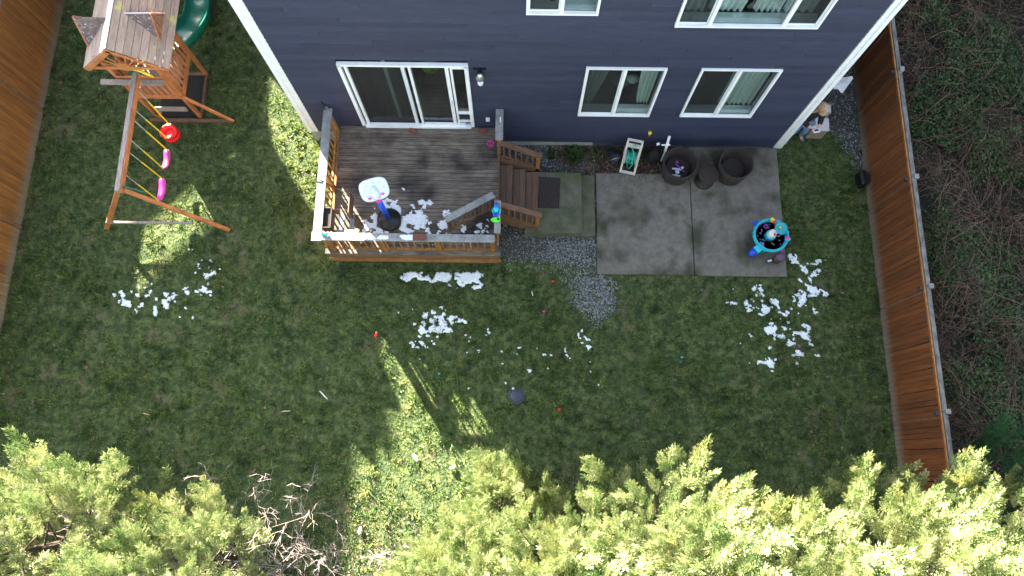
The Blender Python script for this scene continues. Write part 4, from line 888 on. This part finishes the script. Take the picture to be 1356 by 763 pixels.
for s in (-1, 1):
    b = MB(); b.lathe([(.005, -.03), (.018, -.01), (.018, .015), (.005, .03)], (s*.088, -.08, 1.59), 8); b.obj('ear', 'skin', pr, True)
    b = MB(); b.lathe([(.002, -.01), (.012, 0), (.002, .01)], (s*.033, -.178, 1.615), 8); b.obj('eye', 'black', pr, True)
for s, hx in ((-1, -.05), (1, .09)):
    # palm + five curled digits around the phone
    skinbody('hand', [((hx, -.31, 1.13), (.03, .02)), ((hx-s*.012, -.345, 1.135), (.036, .018))], [(0, 1)], 'skin', pr, 1)
    for k, (l_, dx) in enumerate(((.055, .028), (.065, .010), (.060, -.008), (.048, -.025))):
        p0 = Vector((hx-s*.01+dx, -.36, 1.14)); skinbody('finger', [(p0, .009), (p0+Vector((-s*.01, -l_*.5, -.008)), .009), (p0+Vector((-s*.022, -l_*.75, .014)), .008)], [(0, 1), (1, 2)], 'skin', pr, 1)
    p0 = Vector((hx-s*.03, -.335, 1.145)); skinbody('thumb', [(p0, .011), (p0+Vector((-s*.018, -.022, .02)), .010), (p0+Vector((-s*.02, -.05, .026)), .009)], [(0, 1), (1, 2)], 'skin', pr, 1)
ph = thing('drone_controller', 'pale grey handheld controller with dark screen held by the person', 'controller', (6.83, 7.93, 0), R(10))
b = MB(); b.box((.02, -.40, 1.155), (.15, .10, .022), Matrix.Rotation(R(-15), 3, 'X'), .006); b.obj('case', 'lightgrey', ph)
b = MB(); b.box((.02, -.394, 1.170), (.10, .06, .006), Matrix.Rotation(R(-15), 3, 'X')); b.obj('screen', 'black', ph)
bx = thing('cardboard_box', 'tan box with pale lid on the gravel beside the house corner', 'box', (7.36, 8.12, 0), R(-3))
b = MB(); b.box((0, 0, .22), (.40, .42, .44), None, .008); b.obj('carton', 'box', bx)
b = MB(); b.box((0, -.05, .45), (.42, .34, .025), None, .006); b.obj('lid', 'boxtop', bx)
b = MB(); b.box((0, .34, .48), (.40, .022, .32), Matrix.Rotation(R(-30), 3, 'X')); b.obj('flap', 'box', bx)
b = MB(); b.box((.0, .30, .3), (.42, .2, .6), None, .006); b.obj('back_panel', 'beige', bx)
ws2 = thing('plastic_sheet', 'crumpled white plastic sheet hanging at the side wall near the right fence', 'sheet', (7.70, 9.05, .55), R(-18))
xs_ = np.linspace(-.42, .30, 14); ys_ = np.linspace(-.22, .22, 9); X, Y = np.meshgrid(xs_, ys_, indexing='ij')
Yq = Y*(.30+.75*(X+.42))*(.7+.6*vnoise(X*4, Y*4, 5, 2, 1.7)); Z = .34*vnoise(X*3+5, Y*3+5, 4, 3, 1.9)+.15*X; idx = np.arange(14*9).reshape(14, 9)
F = np.stack([idx[:-1, :-1].ravel(), idx[1:, :-1].ravel(), idx[1:, 1:].ravel(), idx[:-1, 1:].ravel()], 1)
o = link('sheet', np_mesh('sheet', np.stack([X+Yq*.3, Yq, Z], -1).reshape(-1, 3), F), 'white', ws2)
b = MB(); b.bar((-.45, 0, -.55), (-.40, 0, .1), .03, .03); b.bar((.1, 0, -.55), (.1, .0, .05), .03, .03); b.obj('prop', 'greywood', ws2)

# ================================================================== PLAYSET
ps = thing('playset', 'cedar playset tower with gabled wood roof on the left of the lawn', 'playset')
X0, X1, Y0, Y1, PZ = -8.95, -7.88, 8.28, 9.45, 1.12
def pbar(name, a, c, w, h, m='playwood', ch=.004): b = MB(); b.bar(a, c, w, h, ch=ch); return b.obj(name, m, ps)
for (x, y) in ((X0, Y0), (X1, Y0), (X0, Y1), (X1, Y1)): pbar('post', (x, y, 0), (x, y, 2.75), .085, .085)
for k in range(9):
    x = X0+.06+(X1-X0-.12)*(k+.5)/9; pbar('floor_board', (x, Y0, PZ), (x, Y1, PZ), .115, .03, 'playgrey')
for (a, c) in (((X0, Y0), (X1, Y0)), ((X0, Y1), (X1, Y1)), ((X0, Y0), (X0, Y1)), ((X1, Y0), (X1, Y1))):
    ox = .05 if a[0] == c[0] == X1 else (-.05 if a[0] == c[0] == X0 else 0); oy = -.05 if a[1] == c[1] == Y0 else (.05 if a[1] == c[1] == Y1 else 0)
    pbar('frame_beam', (a[0]+ox, a[1]+oy, PZ-.02), (c[0]+ox, c[1]+oy, PZ-.02), .035, .14)
    pbar('top_rail', (a[0]+ox, a[1]+oy, 1.93), (c[0]+ox, c[1]+oy, 1.93), .035, .10)
    L_ = 7
    for k in range(L_):
        t = (k+.7)/(L_+.4); x = a[0]+(c[0]-a[0])*t+ox*.6; y = a[1]+(c[1]-a[1])*t+oy*.6; pbar('slat', (x, y, PZ), (x, y, 1.92), .085 if a[0] != c[0] else .02, .02 if a[0] != c[0] else .085)
pbar('ledge_board', (-9.28, 8.12, 1.92), (-7.88, 8.12, 1.92), .12, .05, 'beam')
pbar('lower_beam', (X0+.25, 8.17, .62), (X1-.08, 8.17, .62), .04, .17, 'beam')
# roof
RX, RZ, EL, ER, EZ, RY0, RY1 = -8.27, 3.48, -9.12, -7.33, 2.76, 7.95, 9.95
def rpt(side, t, y, off=0):
    ex = ER if side > 0 else EL; x = RX+(ex-RX)*t; z = RZ+(EZ-RZ)*t; n_ = Vector((side*(RZ-EZ), 0, abs(ex-RX))).normalized(); return Vector((x, y, z))+n_*off
for side, nb in ((1, 8), (-1, 7)):
    for k in range(nb):
        t0, t1 = k/nb, (k+1)/nb; g_ = .006
        a = rpt(side, t0+g_, RY0); c = rpt(side, t1-g_*.2, RY0); a2 = rpt(side, t0+g_, RY0, .022); c2 = rpt(side, t1-g_*.2, RY0, .028)
        b = MB(); dy = random.uniform(-.006, .006)
        for y in (RY0+dy, RY1+dy): b.v += [Vector((p.x, y, p.z)) for p in (a, c, c2, a2)]
        b.f = [(0, 1, 2, 3), (7, 6, 5, 4), (0, 4, 5, 1), (1, 5, 6, 2), (2, 6, 7, 3), (3, 7, 4, 0)]; b.obj('roof_board', 'playgrey', ps)
b = MB(); b.box((RX-.045, (RY0+RY1)/2, RZ+.018), (.13, RY1-RY0, .02), Matrix.Rotation(R(-25), 3, 'Y')); b.obj('ridge_board', 'frost', ps)
pbar('barge_board', rpt(-1, 0, RY0-.015, -.05), rpt(-1, 1, RY0-.015, -.05), .025, .11); pbar('barge_board', rpt(1, 0, RY0-.015, -.05), rpt(1, 1, RY0-.015, -.05), .025, .06)
pbar('tie_beam', (EL+.12, RY0+.03, EZ-.02), (ER-.1, RY0+.03, EZ-.02), .03, .09)
for k in range(7):
    a = pi*(k+1)/8; r0, r1 = .12, .62
    pbar('sunburst_spoke', (RX+r0*cos(a), RY0+.04, EZ+.0+r0*.5*sin(a)), (RX+min(r1, .58)*cos(a)*1.15, RY0+.04, EZ+.02+.60*sin(a)*.9), .015, .03)
b = MB(); b.lathe([(.15, -.012), (.15, .012)], (RX, RY0+.035, EZ+.02), 16, Matrix.Rotation(R(90), 3, 'X')); b.obj('sunburst_hub', 'playwood', ps)
# dormers
for side in (1, -1):
    y = 8.85 if side > 0 else 8.75
    tip = rpt(side, .18, y, .02); fz = tip.z; out = rpt(side, .80, y).x
    if side < 0: out = rpt(side, 1.02, y).x
    apex = Vector((out, y, fz+.02)); bl_ = rpt(side, .80 if side > 0 else .95, y-.33, .02); br = rpt(side, .80 if side > 0 else .95, y+.33, .02)
    d = thing('tmp', '', '') if False else None
    for (q, m_, nm) in ((bl_, 'darkshingle', 'dormer_board'), (br, 'frost', 'dormer_board')):
        b = MB(); nn = (apex-tip).cross(q-tip).normalized()*.018
        b.v = [tip, apex, q, tip+nn, apex+nn, q+nn]; b.f = [(0, 1, 2), (5, 4, 3), (0, 3, 4, 1), (1, 4, 5, 2), (2, 5, 3, 0)]; b.obj(nm, m_, ps)
    b = MB(); ins = Vector((-side*.02, 0, 0)); b.bar(apex+ins, bl_+ins, .02, .05); b.bar(apex+ins, br+ins, .02, .05); b.bar(bl_+ins, br+ins, .02, .05)
    for k in range(3): q = bl_.lerp(br, (k+1)/4)+ins; b.bar(q, apex+ins, .014, .02)
    b.obj('dormer_front', 'playwood', ps)
# sandbox frame at ground, ramp beam, braces
pbar('ground_beam', (-9.1, 8.16, .05), (-7.05, 8.16, .05), .08, .08, 'cedar_dark')
pbar('ground_beam', (X1+.02, 8.25, .05), (X1+.02, 9.42, .05), .06, .08, 'cedar_dark'); pbar('ground_beam', (X0, 9.45, .05), (X1, 9.45, .05), .06, .08, 'cedar_dark')
b = MB(); b.box((-8.42, 8.85, .015), (1.02, 1.15, .028)); kind(b.obj('mulch', 'soil', ps), 'stuff')
pbar('climbing_beam', (X1+.04, 8.22, PZ), (-7.06, 8.17, .03), .05, .09)
pbar('brace', (X0+.35, 8.2, .60), (X0+.05, 8.23, .05), .05, .08)
b = MB(); b.tube([(-8.22, 8.05, 2.55), (-8.05, 8.0, 2.62), (-7.92, 7.98, 2.5), (-7.85, 7.98, 2.38)], [.02, .035, .035, .015], 8); b.obj('pennant', 'yellow', ps, True)
b = MB(); b.tube([(-8.0, 7.98, 3.02), (-7.93, 7.97, 3.06), (-7.87, 7.97, 2.98), (-7.93, 7.97, 2.9)], .014, 6); b.obj('hook', 'white', ps, True)
# slide
sd_ = thing('slide', 'green plastic wave slide going down behind the playset tower', 'slide')
path = [(-8.30, 9.50, 1.20), (-8.10, 9.80, 1.12), (-7.98, 10.15, .98), (-7.95, 10.6, .78), (-8.05, 11.1, .55), (-8.2, 11.6, .36), (-8.3, 12.2, .18), (-8.3, 12.8, .10)]
fine = []
for i in range(len(path)-1):
    p0 = Vector(path[max(i-1, 0)]); p1 = Vector(path[i]); p2 = Vector(path[i+1]); p3 = Vector(path[min(i+2, len(path)-1)])
    for k in range(5):
        t = k/5; fine.append(.5*((2*p1)+(-p0+p2)*t+(2*p0-5*p1+4*p2-p3)*t*t+(-p0+3*p1-3*p2+p3)*t**3))
cs = [(-.33, -.10), (-.33, .10), (-.30, .15), (-.27, .11), (-.24, .0), (-.12, -.03), (.12, -.03), (.24, .0), (.27, .11), (.30, .15), (.33, .10), (.33, -.10)]
b = MB()
for i, p in enumerate(fine):
    d = (fine[min(i+1, len(fine)-1)]-fine[max(i-1, 0)]); d.z = 0; d.normalize(); s = Vector((d.y, -d.x, 0))
    for (u, v) in cs: b.v.append(p+s*u+Vector((0, 0, v+.03*sin(i*.9)*(abs(u) < .2))))
k = len(cs)
for i in range(len(fine)-1):
    for j in range(k): b.f.append((i*k+j, i*k+(j+1) % k, (i+1)*k+(j+1) % k, (i+1)*k+j))
o = b.obj('chute', 'green_pl', sd_, True)
b = MB(); b.box((-8.05, 11.1, .22), (.08, .08, .44)); b.obj('support', 'playwood', sd_)
# swing frame (part of the playset)
BX, BZ = -8.36, 2.16
pbar('swing_beam', (BX+.0, 5.42, BZ), (BX-.02, 8.25, BZ), .10, .13, 'beam')
b = MB(); b.bar((BX+.062, 5.42, BZ-.02), (BX+.045, 8.2, BZ-.02), .022, .13); b.obj('beam_side', 'playwood', ps)
for sx, gx in ((-1, -9.80), (1, -6.86)):
    pbar('frame_leg', (BX+.05*sx, 5.50, BZ-.08), (gx, 5.33, .0), .08, .10, 'playwood')
pbar('cross_brace', (-9.58, 5.34, .42), (-7.55, 5.34, .44), .05, .06, 'beam')
b = MB(); b.prism([(5.38, 0), (5.43, 0), (5.43, .01)], 0, .01, 'x')
b = MB(); b.prism([(BX-.12, BZ+.03), (BX+.12, BZ+.03), (BX+.42, BZ-.30), (BX+.34, BZ-.42), (BX-.2, BZ-.2)], 5.53, 5.55, 'y'); b.obj('corner_bracket', 'green_pl', ps)
b = MB(); b.box((BX+.05, 8.2, BZ), (.45, .02, .16)); b.obj('beam_bracket', 'green_pl', ps)
def swing(y0_, y1_, z, label, grp, m):
    s = thing('belt_swing', label, 'swing', (BX, (y0_+y1_)/2, BZ), 0, grp)
    hw = (y1_-y0_)/2; zz = z-BZ; pts = []
    b = MB(); n_ = 10
    for i in range(n_+1):
        t = i/n_; y = -hw*.95+2*hw*.95*t; dz = -.08*(1-(2*t-1)**2); wd = .075 if 0 < i < n_ else .05
        for (x, z_) in ((-wd, .0), (wd, .0), (wd, .016), (-wd, .016)): b.v.append(Vector((x, y, zz+dz+z_)))
    for i in range(n_):
        for j in range(4): a = i*4; b.f.append((a+j, a+(j+1) % 4, a+4+(j+1) % 4, a+4+j))
    b.f.append((0, 1, 2, 3)); b.f.append((n_*4+3, n_*4+2, n_*4+1, n_*4)); b.obj('seat', m, s, True)
    for sg in (-1, 1):
        b = MB(); p0 = Vector((0, sg*hw*.92, -.05)); p1 = Vector((0, sg*hw*.98, zz+.02)); pm_ = p0.lerp(p1, .4)
        b.tube([p0, pm_], .013, 5); b.obj('chain', 'greyrope', s)
        b = MB(); b.tube([pm_, p1], .017, 6); b.obj('rope_sleeve', 'yellow', s)
swing(6.66, 7.17, .50, 'deep pink belt swing hanging in the middle of the swing beam', 'belt swings on the playset', mat('magenta_plastic', (.50, .03, .19), rough=.4))
swing(5.85, 6.42, .52, 'bright pink belt swing hanging at the near end of the swing beam', 'belt swings on the playset', 'pink')
bs = thing('disc_swing', 'red round bucket swing hanging nearest the playset tower', 'swing', (BX, 7.62, BZ))
b = MB(); b.lathe([(.21, -.02), (.22, .05), (.19, .06), (.11, .03), (.10, -.01), (.20, -.05)], (0, 0, .50-BZ), 26, None, .95, .9); b.obj('seat', 'red', bs, True)
b = MB(); b.lathe([(.19, -.1), (.2, .0)], (.03, -.03, .47-BZ), 20); b.obj('bucket', 'red', bs, True)
for sg in (-1, 1):
    b = MB(); b.box((0, sg*.17, .56-BZ), (.10, .05, .02)); b.obj('pad', mat('cream_pad', (.8, .6, .4), rough=.6), bs)
    p0 = Vector((0, sg*.24, -.05)); p1 = Vector((0, sg*.18, .56-BZ)); pm_ = p0.lerp(p1, .35)
    b = MB(); b.tube([p0, pm_], .013, 5); b.obj('chain', 'greyrope', bs); b = MB(); b.tube([pm_, p1], .017, 6); b.obj('rope_sleeve', 'yellow', bs)

# ================================================================== BRAMBLES (right of the fence)
def brambles():
    r = np.random.default_rng(5)
    xs = np.arange(8.75, 16, .16); ys = np.arange(-4, 14.5, .16); X, Y = np.meshgrid(xs, ys, indexing='ij')
    edge = np.clip((X-8.75)/.9, 0, 1)
    Z = .03+edge*(.15+.75*vnoise(X, Y, 8, 4, .8)); nx, ny = X.shape; idx = np.arange(nx*ny).reshape(nx, ny)
    F = np.stack([idx[:-1, :-1].ravel(), idx[1:, :-1].ravel(), idx[1:, 1:].ravel(), idx[:-1, 1:].ravel()], 1)
    kind(link('bramble_floor', np_mesh('bramble_floor', np.stack([X, Y, Z*.55], -1).reshape(-1, 3), F), 'thatch'), 'structure')
    def hgt(x, y): return .03+np.clip((x-8.75)/.9, 0, 1)*(.15+.75*vnoise(x, y, 8, 4, .8))
    n = 4600; x = r.uniform(8.8, 14, n); y = r.uniform(-3, 14, n)
    cl = np.round(vnoise(x, y, 12, 2, .6)*9); a = cl*1.3+r.normal(0, .7, n)
    L = r.uniform(.3, 1.5, n); w = r.uniform(.0035, .008, n); K = 6; t = np.linspace(0, 1, K)
    bend = r.normal(0, .9, n); arch = r.uniform(.05, .35, n)*L
    P = np.zeros((n, K, 3)); cx = x.copy(); cy = y.copy()
    for k in range(K):
        P[:, k, 0] = cx; P[:, k, 1] = cy; P[:, k, 2] = hgt(np.maximum(cx, 8.7), cy)*.8+arch*4*t[k]*(1-t[k])+.02
        an = a+bend*t[k]; cx = cx+L/(K-1)*np.cos(an); cy = cy+L/(K-1)*np.sin(an)
    P[..., 0] = np.maximum(P[..., 0], 8.72+.2*r.random((n, 1)))
    D = np.gradient(P, axis=1); S1 = np.stack([-D[..., 1], D[..., 0], 0*D[..., 0]], -1); S1 /= np.linalg.norm(S1, axis=-1)[..., None]+1e-9
    ww = w[:, None, None]; U = np.array([0, 0, 1.])
    R3 = np.stack([P+S1*ww, P-S1*ww*.5+U*ww*.9, P-S1*ww*.5-U*ww*.9], 2)  # n,K,3,3
    V = R3.reshape(-1, 3); base = np.arange(n)[:, None, None, None]*K*3; kk = np.arange(K-1)[None, :, None, None]*3; jj = np.arange(3)[None, None, :, None]
    j2 = (jj+1) % 3; Fq = np.concatenate([base+kk+jj, base+kk+j2, base+kk+3+j2, base+kk+3+jj], 3).reshape(-1, 4)
    kind(link('bramble_canes', np_mesh('bramble_canes', V, Fq), 'cane'), 'stuff')
    # leaves
    n = 120000; x = r.uniform(8.75, 14, n); y = r.uniform(-3, 14, n); k = r.random(n) < np.clip((vnoise(x, y, 14, 4, 1.0)-.40)*5, .08, 1); x = x[k]; y = y[k]; n = len(x)
    s = r.uniform(.018, .045, n); nr = r.normal(0, .6, (n, 3)); nr[:, 2] = 1; nr /= np.linalg.norm(nr, axis=1)[:, None]
    t_ = r.normal(0, 1, (n, 3)); t_ -= nr*(t_*nr).sum(1)[:, None]; t_ /= np.linalg.norm(t_, axis=1)[:, None]; b_ = np.cross(nr, t_)
    c = np.stack([x, y, hgt(x, y)*.85+r.uniform(0, .22, n)], 1); q = s[:, None]
    V = np.stack([c-t_*q, c+b_*q*.7+nr*q*.2, c+t_*q, c-b_*q*.7+nr*q*.2], 1).reshape(-1, 3); i = 4*np.arange(n)[:, None]
    kind(link('bramble_leaves', np_mesh('bramble_leaves', V, np.concatenate([i+[0, 1, 2], i+[0, 2, 3]])), 'bramble'), 'stuff')
brambles()
# weeds by the left house corner
def weeds(name, n, x0, x1, y0, y1, L, seed, m='weed', z=0):
    r = np.random.default_rng(seed); Vs = []; Fs = []; o = 0
    for k in range(n):
        V, F = tuft(26, L*r.uniform(.6, 1.1), .03, seed*50+k, .018, .3); V = V+np.array([r.uniform(x0, x1), r.uniform(y0, y1), z]); Vs.append(V); Fs.append(F+o); o += len(V)
    return kind(link(name, np_mesh(name, np.concatenate(Vs), np.concatenate(Fs)), m), 'stuff')
weeds('ground_cover', 34, -4.8, -4.35, 7.15, 7.6, .38, 3)
weeds('ground_cover', 70, -5.9, -4.35, 5.6, 8.2, .10, 4)
weeds('ground_cover', 60, .7, 3.6, 7.25, 7.6, .12, 6, 'bramble')

# ================================================================== CONIFERS
def plume(seed):      # pointed feathery shoot along +x, unit length: sprigs of small narrow leaflets all round the stem
    r = np.random.default_rng(seed); V = []; F = []
    def leaf(p, d, l, w, n_):
        s = np.cross(d, n_); s /= np.linalg.norm(s)+1e-9; i = len(V)
        V.extend([p-s*w*.35, p+d*l*.45+s*w, p+d*l, p+d*l*.45-s*w]); F.append((i, i+1, i+2)); F.append((i, i+2, i+3))
    N = 50
    for k in range(N):
        t = .04+.93*(k/N); ph = k*2.39996+r.normal(0, .3); ax = np.array([t, .02*sin(t*6+seed), .05*t*t])
        el = R(r.uniform(28, 52))*(1-.35*t); d = np.array([cos(el), sin(el)*cos(ph), sin(el)*sin(ph)])
        L = .30*(1-t)**.75*min(1, .45+t*3)+.06; nn = np.cross(d, [1, 0, 0.]); nn /= np.linalg.norm(nn); sd = np.cross(nn, d)
        m_ = max(2, int(L/.055))
        for j in range(m_):
            q = ax+d*L*(j+.3)/m_
            for s2 in (-1, 1):
                a2 = R(r.uniform(22, 40))*s2; dd = d*cos(a2)+sd*sin(a2)+nn*r.normal(0, .15); leaf(q, dd/np.linalg.norm(dd), (.068+.05*(1-j/m_))*(.6+L), .0105, nn)
        leaf(ax+d*L*.85, d, .075, .011, nn)
    leaf(np.array([.95, 0, .05]), np.array([1, 0, .1]), .09, .012, np.array([0, 0, 1.]))
    return np.array(V, float), np.array(F)
FR = [plume(k) for k in range(4)]
def crown(seed, Rr, Hh, zmin, nb, np_=6):
    r = np.random.default_rng(seed); Vs = []; Fs = []; off = 0; bar = MB()
    def put(p, dd, L):
        nonlocal off
        dd = dd/np.linalg.norm(dd); q = np.cross(dd, r.normal(0, 1, 3)); q /= np.linalg.norm(q); u = np.cross(dd, q); w = L*r.uniform(.62, .95)
        V, F = FR[r.integers(4)]; Vs.append(V[:, :1]*dd*L+V[:, 1:2]*q*w+V[:, 2:3]*u*w+p); Fs.append(F+off); off += len(V)
    for k in range(nb):
        u = (k+r.random())/nb; zb = zmin+(Hh-zmin)*u; a = k*2.39996+r.normal(0, .25)
        t = zb/Hh; rad = Rr*min(1.0, .8+.5*t)*(1-max(0, t-.45)/.62)**.8*r.uniform(.72, 1.12)
        z0 = max(.2, zb-rad*.55); tip = np.array([rad*cos(a), rad*sin(a), zb+.35]); st_ = np.array([.05*cos(a), .05*sin(a), z0]); mid = np.array([rad*.55*cos(a), rad*.55*sin(a), z0+(zb-z0)*.30])
        bar.tube([tuple(st_), tuple(mid), tuple(tip)], [.022, .013, .004], 4, False)
        for j in range(np_):
            s = (.28+.72*j/(np_-1)) if rad > .7 else (.1+.9*j/(np_-1)); p = (1-s)**2*st_+2*s*(1-s)*mid+s*s*tip
            d = 2*(1-s)*(mid-st_)+2*s*(tip-mid); d /= np.linalg.norm(d); sd_ = np.array([-sin(a), cos(a), 0])
            if j == np_-1: put(p-d*.25, d+np.array([0, 0, .35]), r.uniform(.8, 1.25))
            else: put(p, d*.95+sd_*r.uniform(.25, .8)*(1 if (j+k) % 2 else -1)+np.array([0, 0, r.uniform(.15, .6)]), r.uniform(.5, .95))
    put(np.array([0, 0, Hh-.5]), np.array([0, 0, 1.]), .9)
    return np_mesh('crown', np.concatenate(Vs), np.concatenate(Fs)), bar.mesh('boughs')
CR = [crown(1, 1.55, 6.6, .9, 80), crown(2, 1.45, 6.2, .9, 76), crown(3, 1.6, 6.9, 1.0, 82)]
for c in CR: c[0].materials.append(M['cypress']); c[1].materials.append(M['bark'])
tm = MB(); tm.tube([(0, 0, -.05), (.03, .0, 2.0), (0, .02, 3.6), (0, 0, 5.0)], [.12, .08, .045, .015], 10); tmesh = tm.mesh('trunk', True); tmesh.materials.append(M['bark'])
TR = [(-9.7, -1.9, 0, .3, 1.0, 'leftmost yellow-green conifer at the lower left corner'), (-7.9, -1.5, 2, 1.4, 1.02, 'tall yellow-green conifer at lower left, second from the corner'),
      (-5.75, -2.05, 1, 2.2, .95, 'yellow-green conifer behind the bare pale twigs at lower left'),
      (-.9, -2.15, 1, 4.0, .90, 'pale yellow-green conifer right of the sunlit grass gap'), (.75, -1.95, 0, 5.2, .95, 'yellow-green conifer with twin tips at bottom centre'),
      (2.55, -1.35, 2, .9, 1.0, 'tallest reaching yellow-green conifer right of bottom centre'), (4.4, -1.65, 1, 3.1, 1.0, 'yellow-green conifer in the hedge left of the fence end'),
      (6.15, -1.55, 0, 1.9, 1.02, 'yellow-green conifer covering the lower end of the right fence'), (8.2, -1.5, 2, 3.6, 1.05, 'rightmost yellow-green conifer at the lower right corner')]
for (x, y, k, rz, s, lab) in TR:
    t = thing('conifer', lab, 'conifer', (x, y, 0), rz, 'yellow-green conifers along the rear of the yard'); t.scale = (s, s, s)
    for me, nm in ((CR[k][0], 'crown'), (CR[k][1], 'boughs'), (tmesh, 'trunk')):
        o = bpy.data.objects.new(nm, me); COL.objects.link(o); o.parent = t
# darker conifer beyond the fence end
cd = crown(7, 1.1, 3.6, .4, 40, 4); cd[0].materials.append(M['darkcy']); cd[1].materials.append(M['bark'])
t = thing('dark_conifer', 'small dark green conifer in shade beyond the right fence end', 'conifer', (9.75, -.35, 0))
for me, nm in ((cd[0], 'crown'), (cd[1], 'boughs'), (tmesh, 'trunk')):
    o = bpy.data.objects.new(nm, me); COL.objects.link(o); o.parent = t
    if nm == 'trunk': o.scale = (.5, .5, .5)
# low sunlit shrub at the grass edge
cs2 = crown(9, .85, 1.7, .2, 34, 4); cs2[0].materials.append(M['cypress']); cs2[1].materials.append(M['bark'])
t = thing('low_shrub', 'low sunlit green shrub at the end of the bright grass strip', 'shrub', (-.15, -.75, 0))
for me, nm in ((cs2[0], 'crown'), (cs2[1], 'boughs')): o = bpy.data.objects.new(nm, me); COL.objects.link(o); o.parent = t
# bare shrubs
def bare(loc, seed, Hh, lean, label, n=7, spread=.5):
    r = random.Random(seed); b = MB()
    def br(p, d, L, rad, dep):
        q = p+d*L*.5+Vector((r.uniform(-1, 1), r.uniform(-1, 1), r.uniform(-1, 1)))*L*.09; e_ = q+(d+Vector((r.uniform(-.3, .3), r.uniform(-.3, .3), r.uniform(-.1, .3)))).normalized()*L*.5
        b.tube([p, q, e_], [rad, rad*.85, rad*.7], 3, False)
        if dep == 0: return
        for k in range(r.choice((2, 3, 3))):
            dd = (d+Vector((r.uniform(-.9, .9), r.uniform(-.9, .9), r.uniform(-.5, .7)))).normalized()
            s = p.lerp(e_, r.uniform(.35, 1)) if k else e_; br(s if k else e_, dd, L*r.uniform(.5, .75), max(rad*.7, .0032), dep-1)
    t = thing('bare_shrub', label, 'shrub', loc, 0, 'bare leafless shrubs among the conifers')
    for i in range(n):
        a = 2*pi*i/n+r.random(); d = Vector((cos(a)*spread+lean[0], sin(a)*spread+lean[1], 1)).normalized(); br(Vector((0, 0, 0)), d, Hh*r.uniform(.26, .36), .0075, 5)
    b.obj('branches', 'twig', t)
bare((-4.9, -2.2, 0), 1, 4.3, (-.05, .28), 'bare pale twiggy shrub left of the sunlit grass gap')
bare((-6.1, -2.4, 0), 2, 4.2, (.05, .15), 'bare pale shrub poking through the left conifers')
bare((-4.1, -2.5, 0), 3, 2.3, (.1, .25), 'bare pale shrub at the bottom of the sunlit gap', 6, .7)
bare((-7.9, -2.6, 0), 4, 5.6, (-.03, .06), 'bare pale shrub near the lower left corner', 6, .35)
bare((-2.2, -2.4, 0), 5, 1.8, (-.3, .3), 'low bare pale shrub beside the centre conifer', 6, .8)
